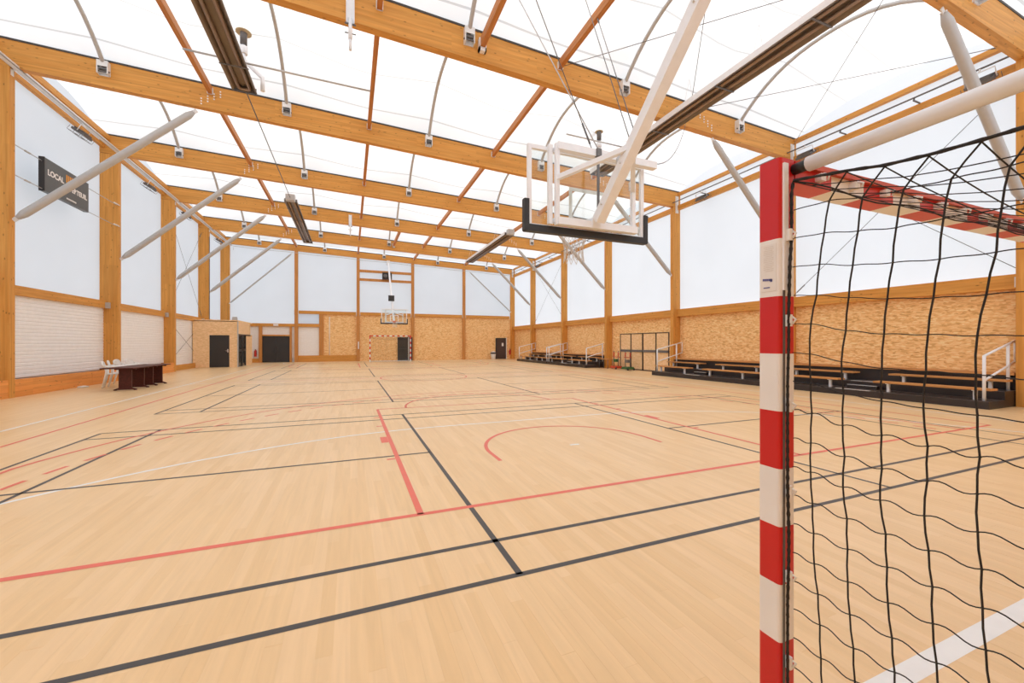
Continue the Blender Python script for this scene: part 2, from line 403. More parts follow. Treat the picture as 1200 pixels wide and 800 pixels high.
# badminton, black
for y0 in (2.30, 10.28, 18.35, 26.4):
    X0, X1, S0, S1 = -3.69, 9.66, .98, 5.0; y1 = y0 + 6.10
    for nm, p in (('court_edge_line', [(X0, y0), (X1, y0)]), ('court_edge_line', [(X0, y1), (X1, y1)]), ('court_inner_line', [(X0, y0 + .46), (X1, y0 + .46)]), ('court_inner_line', [(X0, y1 - .46), (X1, y1 - .46)]),
                  ('court_back_line', [(X0, y0), (X0, y1)]), ('court_back_line', [(X1, y0), (X1, y1)]), ('long_service_line', [(X0 + .76, y0), (X0 + .76, y1)]), ('long_service_line', [(X1 - .76, y0), (X1 - .76, y1)]),
                  ('short_service_line', [(S0, y0), (S0, y1)]), ('short_service_line', [(S1, y0), (S1, y1)]), ('court_centre_line', [(X0, y0 + 3.03), (S0, y0 + 3.03)]), ('court_centre_line', [(S1, y0 + 3.03), (X1, y0 + 3.03)])):
        line_obj(nm, [p], .044, Z_B, 'black_line')

# ---- ceiling: membrane vaults, arches, purlins, eave beams
ce = struct('ceiling')
def vault_z(x, u, h=.98, base=0.0):     # u in 0..1 across a bay
    return ztop(x) + base + (h - base) * (1 - abs(2 * u - 1) ** 2.3)
def memb_z(x, u):                       # the membrane is highest over the arches and lower between them
    d = min(1.2, min(abs(x - a) for a in ARCH_X) / 2.25)
    return vault_z(x, u, h=.98 - .36 * d, base=.03)
for i in range(len(F) - 1):
    ya, yb = F[i] - TH / 2, F[i + 1] - TH / 2
    nu = 24
    cuts = [XL] + sorted(ARCH_X + PUR_X) + [XR]
    for p in range(len(cuts) - 1):
        nv = 4; vs = []; fs = []
        for a in range(nv + 1):
            x = cuts[p] + (cuts[p + 1] - cuts[p]) * a / nv
            for b in range(nu + 1): vs.append((x, ya + (yb - ya) * b / nu, memb_z(x, b / nu)))
        for a in range(nv):
            for b in range(nu): fs.append((a * (nu + 1) + b, a * (nu + 1) + b + 1, (a + 1) * (nu + 1) + b + 1, (a + 1) * (nu + 1) + b))
        obj('roof_membrane', MB().add(vs, fs, 0, True), 'roof', ce)
    # vertical membrane closing the vault at the two eaves
    for x in (XL, XR):
        mb = MB(); n = nu; zs = [(ya + (yb - ya) * b / n, memb_z(x, b / n)) for b in range(n + 1)]
        mb.add([(x, y, z) for y, z in zs] + [(x, y, ztop(x) - .75) for y, z in zs], [(b, b + 1, n + 2 + b, n + 1 + b) for b in range(n)])
        obj('eave_membrane', mb, 'wall', ce)
    y0, y1 = F[i], F[i + 1] - TH
    for x in ARCH_X:
        path = [(x, y0 + (y1 - y0) * t / 16, vault_z(x, t / 16, h=.92, base=-.2)) for t in range(17)]
        ar = obj('arch_tube', MB().tube(path, .05, 10), 'steel_tube', ce)
        for yy, sg in ((y0, 1), (y1, -1)):
            z = ztop(x) - .22
            pr = [(x - .12, yy), (x - .12, yy + sg * .16), (x - .10, yy + sg * .16), (x - .10, yy + sg * .02), (x + .10, yy + sg * .02), (x + .10, yy + sg * .16), (x + .12, yy + sg * .16), (x + .12, yy)]
            obj('arch_bracket', MB().prism(pr, z - .20, z + .16), 'steel', ar)
            obj('bracket_plate', MB().box(x - .10, x + .10, yy + sg * .145, yy + sg * .16, z + .0, z + .16), 'steel', ar)
            obj('bracket_pin', MB().tube([(x - .14, yy + sg * .10, z - .12), (x + .14, yy + sg * .10, z - .12)], .022, 6), 'dark_steel', ar)
            obj('bracket_block', MB().box(x - .09, x + .09, yy + sg * .02, yy + sg * .12, z - .06, z - .01), 'dark_steel', ar)
    for x in PUR_X:
        z = ztop(x) - .15
        pu = obj('purlin', MB().box(x - .055, x + .055, y0, y1, z - .10, z + .09), 'pur_y', ce)
        for yy, sg in ((y0, 1), (y1, -1)):
            pr = [(x - .075, yy), (x - .075, yy + sg * .07), (x - .056, yy + sg * .07), (x - .056, yy + sg * .004), (x + .056, yy + sg * .004), (x + .056, yy + sg * .07), (x + .075, yy + sg * .07), (x + .075, yy)]
            obj('joist_hanger', MB().prism(pr, z - .12, z + .06), 'steel', pu)
    # eaves
    obj('eave_beam', MB().box(XL + .18, XL + .33, y0, y1, ztop(XL) - .24, ztop(XL) - .04), 'glu_y', ce)
    obj('eave_beam', MB().box(XL + .05, XL + .18, y0, y1, 8.90, 9.02), 'glu_y', ce)
    obj('eave_beam', MB().box(XR - .15, XR - .02, y0, y1, 8.42, 8.55), 'glu_y', ce)
    obj('eave_beam', MB().box(XR - .17, XR - .02, y0, y1, 7.74, 7.95), 'glu_y', ce)

# ---- walls
wl = struct('wall_left'); wr_ = struct('wall_right'); wk = struct('wall_back'); wf = struct('wall_front')
for i in range(len(F) - 1):
    y0, y1 = F[i], F[i + 1] - TH
    ya, yb = F[i] - TH / 2, F[i + 1] - TH / 2
    obj('membrane_panel', MB().add([(XL, ya, 2.9), (XL, yb, 2.9), (XL, yb, ztop(XL) - .75), (XL, ya, ztop(XL) - .75)], [(0, 1, 2, 3)]), 'wall', wl)
    obj('rail', MB().box(XL + .02, XL + .22, y0, y1, 2.79, 3.06), 'glu_y', wl)
    obj('rail_bracket', MB().box(XL + .22, XL + .34, y1 - .10, y1, 2.78, 3.0), 'steel_tube', wl)
    # horizontally ribbed white cladding
    zt = .28 if i == 5 else .47
    pr = []; z = zt
    while z < 2.78:
        pr += [(XL + .13, z), (XL + .13, z + .075), (XL + .118, z + .085), (XL + .118, z + .098)]; z += .108
    n = len(pr); mb = MB().add([(x, ya, zz) for x, zz in pr] + [(x, yb, zz) for x, zz in pr], [(k, n + k, n + k + 1, k + 1) for k in range(n - 1)])
    obj('cladding', mb, 'clad', wl, kind='stuff')
    if i == 5: obj('kerb_board', MB().box(XL + .13, XL + .3, y0, y1, 0, .28), 'glu_y', wl)
    else:
        # kerb in two lengths with a visible joint
        ym = y0 + (y1 - y0) * .68
        for a, b in ((y0, ym - .006), (ym + .006, y1)): obj('kerb_board', MB().box(CL - .1, CL - .02, a, b, 0, .47), 'kerb', wl)
    obj('backing_board', MB().box(XL - .08, XL + .02, ya, yb, 0, 2.79), 'clad', wl)
    # right wall
    obj('membrane_panel', MB().add([(XR, ya, 2.9), (XR, yb, 2.9), (XR, yb, ztop(XR) - .75), (XR, ya, ztop(XR) - .75)], [(0, 1, 2, 3)]), 'wall', wr_)
    obj('rail', MB().box(XR - .2, XR - .01, y0, y1, 2.71, 3.05), 'glu_y', wr_)
    obj('rail_bracket', MB().box(XR - .25, XR - .2, y0, y0 + .07, 2.74, 2.98), 'steel', wr_)
    w = (y1 - y0) / 2
    for k in range(2):
        if i == 3 and k == 0:            # doorway behind the boarded doors
            obj('osb_panel', MB().box(XR, XR + .1, y0, y0 + .32, 0, 2.75), 'osb', wr_); obj('osb_panel', MB().box(XR, XR + .1, y0 + .325, y1, 2.0, 2.75), 'osb', wr_); continue
        if i == 3: continue
        obj('osb_panel', MB().box(XR, XR + .1, y0 - (TH / 2 if k == 0 else 0) + k * w + (.003 if k else 0), y0 + (k + 1) * w + (TH / 2 if k else 0), 0, 2.75), 'osb', wr_)
    obj('footing', MB().box(XR + .1, XR + .2, ya, yb, 0, 2.9), 'clad', wr_)
# door leaves' side panel on the right wall
obj('osb_panel', MB().box(XR, XR + .1, 19.22, 20.05, 0, 1.995), 'osb', wr_)
obj('filler', MB().box(XR + .06, XR + .1, 15.19, 19.22, 0, 2.0), 'osbdoor', wr_)
# back wall (far end)
def zend(x): return ztop(x) - .12
px = [-8.28, -3.9, .60, 4.99, 9.53, 14.08]
for k in range(5):
    a, b = px[k] - (.6 if k == 0 else 0), px[k + 1] + (.45 if k == 4 else 0)
    zb = 2.85 if k == 0 else 3.85
    obj('membrane_panel', MB().add([(a, YB, zb), (b, YB, zb), (b, YB, ztop(b) + .03), (a, YB, ztop(a) + .03)], [(0, 1, 2, 3)]), 'wall', wk)
    if k > 0: obj('rail', MB().box(px[k] + .12, px[k + 1] - .12, YB - .2, YB - .02, 3.78, 4.02), 'glu_x', wk)
    if k > 1:
        m = (px[k] + px[k + 1]) / 2
        for u, v in ((px[k], m - .003), (m + .003, px[k + 1] + (.4 if k == 4 else 0))):
            obj('osb_panel', MB().box(u, v, YB - .08, YB + .02, 0, 3.8), 'osb', wk)
for k, x in enumerate(px[1:-1]):
    obj('gable_post', MB().box(x - .12, x + .12, YB - .28, YB - .08, 0, zend(x) - .42), 'post_z', wk)
    obj('post_bracket', MB().box(x - .16, x - .12, YB - .24, YB - .1, 3.7, 4.06).box(x + .12, x + .16, YB - .24, YB - .1, 3.7, 4.06), 'steel', wk)
# bay left of the centre: opening with white panels and strand board
obj('rail', MB().box(-8.3, -4.02, YB - .2, YB - .02, 2.76, 2.98), 'glu_x', wk); obj('rail', MB().box(-3.78, -2.3, YB - .2, YB - .02, 2.76, 3.0), 'glu_x', wk)
obj('gable_post', MB().box(-2.3, -1.97, YB - .2, YB - .02, .5, 3.78), 'post_z', wk)
obj('bottom_board', MB().box(-3.78, .48, YB - .16, YB - .03, 0, .5), 'glu_x', wk)
obj('osb_panel', MB().box(-1.97, .48, YB - .08, YB + .02, .5, 3.78), 'osb', wk)
obj('white_panel', MB().box(-3.78, -2.3, YB - .06, YB + .02, 3.0, 3.8), 'wall', wk)
def ribbed(x0, x1, y, z0, z1, parent):
    pr = []; z = z0
    while z < z1 - .01:
        pr += [(y, z), (y, z + .075), (y + .012, z + .085), (y + .012, z + .098)]; z += .108
    n = len(pr); obj('cladding', MB().add([(x0, a, b) for a, b in pr] + [(x1, a, b) for a, b in pr], [(k, k + 1, n + k + 1, n + k) for k in range(n - 1)]), 'clad', parent, kind='stuff')
ribbed(-3.78, -2.3, YB - .06, .5, 2.76, wk)
ribbed(-8.3, -6.42, YB - .06, .3, 2.76, wk); ribbed(-6.2, -4.36, YB - .06, 2.12, 2.76, wk); ribbed(-4.22, -4.0, YB - .06, .3, 2.76, wk)
obj('bottom_board', MB().box(-8.3, -6.42, YB - .16, YB - .03, 0, .3), 'glu_x', wk)
obj('door_post', MB().box(-6.42, -6.2, YB - .2, YB - .02, 0, 2.76), 'post_z', wk); obj('door_post', MB().box(-4.36, -4.22, YB - .2, YB - .02, 0, 2.76), 'post_z', wk)
obj('door_header', MB().box(-6.2, -4.36, YB - .2, YB - .02, 2.02, 2.12), 'glu_x', wk)
obj('backing_board', MB().box(-8.85, 14.5, YB + .02, YB + .12, 0, 2.8), 'clad', wk)
for z in (7.43, 6.72): obj('transom', MB().box(.72, 4.87, YB - .2, YB - .06, z - .1, z + .1), 'post_z', wk)
# near end wall behind the camera
obj('membrane_panel', MB().add([(XL, YN, 3.9), (XR, YN, 3.9), (XR, YN, ztop(XR) + .03), (XL, YN, ztop(XL) + .03)], [(3, 2, 1, 0)]), 'wall', wf)
for k in range(5): obj('osb_panel', MB().box(XL + (XR - XL) * k / 5 + .003, XL + (XR - XL) * (k + 1) / 5, YN - .1, YN, 0, 3.9), 'osb', wf)
obj('roof_edge', MB().add([(XL, YN, ztop(XL)), (XR, YN, ztop(XR)), (XR, F[0], ztop(XR)), (XL, F[0], ztop(XL))], [(0, 1, 2, 3)]), 'roof', wf)
for x in (XL, XR): obj('return_panel', MB().add([(x, YN, 0), (x, F[0], 0), (x, F[0], ztop(x)), (x, YN, ztop(x))], [(0, 1, 2, 3)]), 'wall', wf)

# ---- doors
def door(n, label, parts):
    d = struct('door_%d' % n, None, None, label)
    for nm, mb, mt in parts: obj(nm, mb, mt, d)
    return d
dd = door(1, 'black double door with two bar handles beside the box room', [
    ('door_leaf', MB().box(-6.19, -5.285, YB - .14, YB - .07, .01, 2.01), 'door_black'), ('door_leaf', MB().box(-5.275, -4.37, YB - .14, YB - .07, .01, 2.01), 'door_black')])
for x in (-5.42, -5.14): obj('door_handle', MB().tube([(x, YB - .14, .75), (x, YB - .2, .75), (x, YB - .2, 1.1), (x, YB - .14, 1.1)], .014, 6), 'black', dd)
d2 = door(2, 'dark glazed door behind the far goal', [
    ('door_frame', MB().box(3.74, 3.84, YB - .16, YB - .07, 0, 1.98).box(4.86, 4.96, YB - .3, YB - .07, 0, 1.98).box(3.84, 4.86, YB - .16, YB - .07, 1.88, 1.98).box(3.84, 4.7, YB - .16, YB - .07, .95, 1.05).box(4.58, 4.7, YB - .16, YB - .07, 0, 1.88), 'door_black'),
    ('pane', MB().box(3.84, 4.58, YB - .13, YB - .1, 1.05, 1.88), 'darkglass'), ('pane', MB().box(3.84, 4.58, YB - .13, YB - .1, .02, .95), 'darkglass'), ('trim', MB().box(4.70, 4.73, YB - .18, YB - .07, 0, 1.98), 'steel'), ('leaf', MB().box(4.73, 4.86, YB - .13, YB - .09, 0, 1.88), 'door_black')])
d3 = door(3, 'dark brown door with a white notice beside the bin', [
    ('door_frame', MB().box(12.60, 12.68, YB - .15, YB - .07, 0, 1.96).box(13.54, 13.62, YB - .15, YB - .07, 0, 1.96).box(12.68, 13.54, YB - .15, YB - .07, 1.88, 1.96), 'door_black'),
    ('door_leaf', MB().box(12.68, 13.54, YB - .12, YB - .08, .01, 1.88), 'door_brown'), ('door_trim', MB().box(13.62, 13.70, YB - .16, YB - .07, 0, 2.0), 'steel')])
tag(obj('notice', MB().box(13.2, 13.38, YB - .128, YB - .1205, 1.2, 1.5), 'paper', origin=None), 'small white notice on the dark brown door', 'notice')
# boarded four-leaf doors on the right wall
d4 = door(4, 'four strand board door leaves in dark frames between the bleachers', [])
ys = [15.38, 16.27, 17.27, 18.24, 19.18]
for k in range(4):
    a, b = ys[k], ys[k + 1]
    obj('door_leaf', MB().box(XR - .02, XR + .05, a + .03, b - .03, .05, 1.96), 'osbdoor', d4)
    obj('leaf_frame', MB().box(XR - .04, XR + .05, a - (.045 if k == 2 else .02), a + .03, 0, 2.0).box(XR - .04, XR + .05, b - .03, b + (.045 if k == 1 else .02), 0, 2.0).box(XR - .04, XR + .05, a + .03, b - .03, 1.96, 2.0).box(XR - .04, XR + .05, a + .03, b - .03, 0, .05), 'door_brown', d4)
    obj('push_rail', MB().box(XR - .06, XR - .02, a + .03, b - .03, .98, 1.10), 'dark_steel', d4)
obj('door_jamb', MB().box(XR - .01, XR + .06, 15.18, 15.36, 0, 2.75), 'osb', d4)

# ---- box room in the far left corner
br = thing('store_room', 'strand board box room with two dark doors', 'cubicle', (-7.2, 29.2, 0))
bx_l, bx_r, by_f, by_b = XL + .16, -6.42, 29.2, 33.1
obj('front_panel', MB().box(bx_l, -7.86, by_f, by_f + .1, 0, 2.78).box(-7.86, -6.85, by_f, by_f + .1, 1.95, 2.78).box(-6.85, bx_r - .02, by_f, by_f + .1, 0, 2.78), 'osbdoor', br)
obj('side_panel', MB().box(bx_r - .1, bx_r, by_f + .1, 29.35, 0, 2.82).box(bx_r - .1, bx_r, 29.35, 32.4, 2.03, 2.82).box(bx_r - .1, bx_r, 31.3, by_b, 0, 2.03), 'osbdoor', br)
obj('corner_trim', MB().box(bx_r - .02, bx_r + .02, by_f - .02, by_f + .1, 0, 2.8), 'steel_tube', br)
obj('roof_panel', MB().box(bx_l, bx_r, by_f, by_b, 2.82, 2.88), 'osbdoor', br)
obj('rear_panel', MB().box(bx_l, bx_r - .1, by_b - .1, by_b, 0, 2.82), 'osbdoor', br)
bd = obj('door', MB().box(-7.86, -6.85, by_f + .02, by_f + .08, .01, 1.95), 'door_black', br, label='black door in the front of the box room')
obj('door_handle', MB().tube([(-6.93, by_f + .02, 1.0), (-6.93, by_f - .05, 1.0), (-7.05, by_f - .05, 1.0)], .014, 6).box(-6.96, -6.90, by_f + .01, by_f + .02, .9, 1.1), 'chrome', bd)
sd = obj('door_frame', MB().box(bx_r - .08, bx_r + .01, 29.35, 29.5, 0, 2.03).box(bx_r - .08, bx_r + .01, 31.2, 31.3, 0, 2.0).box(bx_r - .08, bx_r + .02, 29.4, 32.5, 1.95, 2.03).box(bx_r - .08, bx_r + .01, 30.25, 30.4, 0, 1.95).box(bx_r - .08, bx_r + .01, 29.5, 31.2, .95, 1.1), 'door_black', br, label='dark glazed door frame in the side')
for a, b in ((29.5, 30.25), (30.4, 31.2)):
    for z0, z1 in ((.0, .95), (1.1, 1.95)): obj('pane', MB().box(bx_r - .06, bx_r - .03, a, b, z0, z1), 'darkglass', sd)
tag(obj('wall_lamp', MB().box(-6.72, -6.46, by_f + .02, by_f + .16, 2.88, 3.02).box(-6.70, -6.48, by_f + .03, by_f + .15, 3.02, 3.08), 'steel_tube', origin=(-6.6, by_f + .1, 2.88)), 'small grey box on top of the strand board box room', 'box')

# ================================================================== STRUCTURE THINGS
# ---- columns
for i in range(1, len(F)):
    y0, y1 = F[i] - TH, F[i]
    w = ['', 'beside the near goal', 'level with the near hoop', 'nearest the camera', 'behind the brown tables', 'second beyond the brown tables', 'just before the box room', 'behind the box room in the corner'][i]
    nm = 'glulam column'
    lab_l = {1: '', 2: '', 3: 'tall glued timber column on the white-clad wall before the dark sign', 4: 'glued timber column on the white-clad wall behind the white chairs and tables',
             5: 'glued timber column on the white-clad wall just beyond the brown tables', 6: 'glued timber column with a black conduit, beside the box room', 7: 'glued timber corner column rising above the box room'}[i]
    lab_r = {1: 'glued timber column behind the goal net, at the near bleacher end', 2: 'glued timber column mostly hidden by the red and white goal post', 3: 'glued timber column between the near bleacher and the boarded doors', 4: 'glued timber column between the boarded doors and the far bleachers',
             5: 'glued timber column behind the bleacher next to the boarded doors', 6: 'glued timber column behind the last bleacher by the dark brown door', 7: 'glued timber corner column between the dark brown door and the last bleacher'}[i]
    zt_l, zt_r = (ztop(CL) - .70, ztop(CR) - .70) if i < 7 else (zend(CL) - .45, zend(CR) - .45)
    if i > 2: tag(obj('column', MB().cbox(XL + .01, CL, y0, y1, 0, zt_l, .008), 'glu_z', origin=(CL - .28, y0 + .1, 0)), lab_l, 'column', 'glulam wall columns')
    cr_ = tag(obj('column', MB().cbox(CR, XR - .005, y0, y1, 0, zt_r, .008), 'glu_z', origin=(CR + .2, y0 + .1, 0)), lab_r, 'column', 'glulam wall columns')
    obj('steel_shoe', MB().box(CR + .12, CR + .3, y0 - .012, y0, zt_r - .3, zt_r + .5).box(CR + .14, CR + .17, y0 - .06, y0 - .012, zt_r - .25, zt_r + .45), 'steel', cr_)
# black conduit on the left column beside the box room
tag(obj('conduit', MB().tube([(CL + .02, F[6] - TH + .02, .9), (CL + .02, F[6] - TH + .02, 3.6), (CL + .02, F[6] - TH + .02, 8.2)], .02, 6), 'black', origin=(CL + .02, F[6] - .18, .9)), 'thin black conduit running down the column beside the box room', 'conduit')

# ---- roof beams
bl = {0: 'glued timber roof beam over the near end wall behind the camera', 1: 'pale glued timber roof beam above the goal net, short piece in view', 2: 'big glued timber roof beam with a white hook, passing behind the hoop mast', 3: 'glued timber roof beam touched by the first two flue pipes, behind the backboard',
      4: 'glued timber roof beam midway along the hall, without heaters below it', 5: 'fourth glued timber roof beam carrying the second pair of heaters', 6: 'fifth glued timber roof beam, last one before the gable', 7: 'shallow gable beam along the top of the end wall'}
rb = {}
for i, y in enumerate(F):
    y0, y1 = y - TH, y; x0, x1 = XL + .01, XR - .005
    up, dp = (0, .70) if i < 7 else (-.12, .45)
    b = wf if i == 0 else thing('roof_beam', bl[i], 'beam', (x0, y0 + .1, ztop(x0) - .7), 'glulam roof beams')
    rb[i] = b
    obj('timber', MB().prism_ax([(x0, ztop(x0) + up - dp), (x1, ztop(x1) + up - dp), (x1, ztop(x1) + up), (x0, ztop(x0) + up)], y0, y1, 1), 'glu_x', b)
    obj('keder_rail', MB().prism_ax([(x0, ztop(x0) + up), (x1, ztop(x1) + up), (x1, ztop(x1) + up + .05), (x0, ztop(x0) + up + .05)], y0 - .012, y1 + .012, 1), 'edge', b)

# ---- diagonal steel braces
def brace(p, q, r, label):
    p, q = Vector(p), Vector(q); d = (q - p).normalized(); L = (q - p).length
    b = thing('steel_brace', label, 'brace', p, 'diagonal steel braces')
    pts = [0, .12, .3, L - .3, L - .12, L]; rs = [.03, .035, r, r, .035, .03]
    obj('tube', MB().tube([p + d * t for t in (.12, .3, L - .3, L - .12)], [r * .55, r, r, r * .55], 14), 'steel_tube', b)
    for a, c in ((p + d * .01, p + d * .2), (q - d * .2, q - d * .01)):
        m = (a + c) / 2
        obj('end_fitting', MB().bar(a, c, .02, r * 1.1).tube([m - Vector((0, .05, 0)), m + Vector((0, .05, 0))], .018, 6), 'steel', b)
for i in range(1, 7):
    y = F[i] - TH / 2
    ll = {1: '', 2: '', 3: 'grey steel tube brace crossing in front of the dark hanging sign', 4: 'grey steel tube brace rising from the column behind the tables',
          5: 'grey steel tube brace rising from the column just beyond the tables', 6: 'grey steel tube brace rising from the column beside the box room'}[i]
    lr = {1: 'thick grey steel tube brace rising above the goal net', 2: 'pale steel tube brace running down behind the red goal post top', 3: 'steel tube brace ending under the padded backboard, nearer to it', 4: 'steel tube brace seen just below the near hoop net',
          5: 'steel tube brace above the bleacher next to the boarded doors', 6: 'steel tube brace above the last bleacher, next to the corner'}[i]
    if i > 2: brace((CL + .01, y, 4.68), (-4.28, y, ztop(-4.28) - .70 - .08), .10, ll)
    for xx, sg in ((-4.05, 1), (10.4, -1)):          # screw heads over the upper brace ends
        mb = MB()
        for a in range(4):
            for b in range(3):
                c = Vector((xx + sg * (.16 * a - .1), F[i] - TH, ztop(xx) - .52 + .10 * a - .08 * b + .08)); mb.tube([c, c - Vector((0, .008, 0))], .022, 8)
        obj('screw_head', mb, 'white', rb[i], kind='stuff')
    brace((CR - .01, y, 4.62), (10.62, y, ztop(10.62) - .70 - .06), .095, lr)
brace((CL, F[7] - .3, 4.37), (-4.15, F[7] - .3, 8.45), .055, 'thin grey brace across the end wall above the black double door')
brace((CR, F[7] - .3, 4.37), (10.0, F[7] - .3, 7.95), .055, 'thin grey brace across the end wall above the dark brown door')

# ---- wire cross bracing
def wire(p, q, label, r=.008, cat='cable', mat='dark_steel', sag=0, grp='thin steel bracing wires', fork=True):
    p, q = Vector(p), Vector(q); n = 1 if not sag else 10
    path = [p.lerp(q, t / n) - Vector((0, 0, sag * 4 * (t / n) * (1 - t / n))) for t in range(n + 1)]
    mb = MB().tube(path, r, 5)
    if fork: mb.tube([q.lerp(p, .02), q.lerp(p, .07)], r * 2.2, 6)
    return tag(obj('bracing_wire', mb, mat, origin=tuple(p)), label, cat, grp)
y0, y1 = F[1], F[2] - TH
for a, b, s in ((PUR_X[2], PUR_X[3], 'beside the heater over the hoop'), (PUR_X[3], XR - .15, 'under the vault above the goal')):
    wire((a, y1, ztop(a) - .2), (b, y0, ztop(b) - .2), 'thin roof bracing wire %s, climbing to the bleacher wall' % s)
    wire((b, y1, ztop(b) - .2), (a, y0, ztop(a) - .2), 'thin roof bracing wire %s, leading away from the bleacher wall' % s)
for (x, i, side, zt) in ((XR - .12, 1, 'bleacher wall behind the goal net', 7.7), (XR - .12, 5, 'bleacher wall above the last bleacher', 7.7), (XL + .2, 5, 'white-clad wall before the box room', 8.4)):
    ya, yb = F[i], F[i + 1] - TH
    wire((x, ya, zt), (x, yb, 3.12), 'thin bracing wire on the %s, descending down the hall' % side)
    wire((x, ya, 3.12), (x, yb, zt), 'thin bracing wire on the %s, rising down the hall' % side)
ya, yb = F[5], F[6] - TH
wire((XL + .2, ya, 2.7), (XL + .2, yb, .35), 'thin wire crossing the white cladding before the box room, descending'); wire((XL + .2, ya, .35), (XL + .2, yb, 2.7), 'thin wire crossing the white cladding before the box room, rising')

# ---- cable trays and floodlights
t1 = thing('cable_tray', 'galvanised cable tray along the top of the white-clad wall', 'cable tray', (CL + .1, 3, 8.68))
mb = MB(); mb.box(CL + .05, CL + .19, 3, YB - .3, 8.66, 8.675).box(CL + .05, CL + .06, 3, YB - .3, 8.66, 8.73).box(CL + .18, CL + .19, 3, YB - .3, 8.66, 8.73)
obj('tray', mb, 'steel', t1); obj('cable', MB().tube([(CL + .1, 3, 8.70), (CL + .1, YB - .3, 8.70)], .025, 6).tube([(CL + .15, 3, 8.69), (CL + .15, YB - .3, 8.69)], .015, 6), 'steel_tube', t1)
for i in range(1, 7): obj('tray_bracket', MB().box(CL, CL + .2, F[i] - .14, F[i] - .1, 8.64, 8.66).box(CL, CL + .01, F[i] - .16, F[i] - .06, 8.5, 8.66), 'steel', t1)
t2 = thing('cable_tray', 'thin dark cable tray along the top of the bleacher wall', 'cable tray', (CR - .05, 3, 8.03))
obj('tray', MB().box(CR - .07, CR - .01, 3, YB - .3, 8.02, 8.04), 'dark_steel', t2)
for i in range(1, 7):
    for f in (.35, .7): obj('tray_bracket', MB().box(CR - .07, XR - .17, F[i] + 5 * f, F[i] + 5 * f + .03, 7.94, 7.97).box(CR - .05, CR - .02, F[i] + 5 * f, F[i] + 5 * f + .03, 7.96, 8.03), 'dark_steel', t2)
def flood(x, y, z, side, label):
    t = thing('floodlight', label, 'floodlight', (x, y, z), 'floodlights along the wall tops')
    s = 1 if side == 'l' else -1
    mb = MB(); c = cos(.55); q = sin(.55)
    # tilted lamp body
    def P(u, v, w): return (x + s * (u * c + w * q), y + v, z + (-u * q + w * c) * 1)
    def tb(u0, u1, v0, v1, w0, w1): return [P(u, v, w) for w in (w0, w1) for u, v in ((u0, v0), (u1, v0), (u1, v1), (u0, v1))], [(3, 2, 1, 0), (4, 5, 6, 7), (0, 1, 5, 4), (1, 2, 6, 5), (2, 3, 7, 6), (3, 0, 4, 7)]
    obj('lamp_body', MB().add(*tb(-.17, .17, -.24, .24, -.04, .03)), 'dark_steel', t)
    mb = MB()
    for k in range(5): mb.add(*tb(-.15 + k * .07, -.14 + k * .07, -.2, .2, .03, .08))
    obj('cooling_fin', mb, 'dark_steel', t)
    obj('lens', MB().add(*tb(-.15, .15, -.21, .21, -.048, -.041)), 'darkglass', t)
    obj('yoke', MB().tube([P(0, -.26, 0), P(-.02, -.26, .22), P(-.02, .26, .22), P(0, .26, 0)], .014, 6).tube([P(-.02, 0, .22), (x, y, z + .33)], .02, 6), 'steel', t)
    g = MB()
    for v in (-.28, 0, .28): g.tube([P(-.2, v, .03), P(-.2, v, -.12), P(.2, v, -.12), P(.2, v, .03)], .006, 4)
    for u in (-.2, 0, .2): g.tube([P(u, -.28, -.12), P(u, .28, -.12)], .006, 4)
    obj('wire_guard', g, 'dark_steel', t)
for y, s in ((17.4, 'above the dark sign'), (22.2, 'above the second white bay'), (26.4, 'in the bay with crossed wires'), (32.2, 'above the box room')):
    flood(CL + .16, y, 8.28, 'l', 'dark floodlight under the galvanised cable tray, %s' % s)
for y, s in ((4.75, 'behind the goal net top'), (8.75, 'beside the column above the goal post'), (13.0, 'above the padded backboard corner'), (18.6, 'behind the hoop net'), (24.0, 'beyond the hoop net'), (29.5, 'next to the corner')):
    flood(CR - .02, y, 7.72, 'r', 'dark caged floodlight atop the bleacher wall, %s' % s)

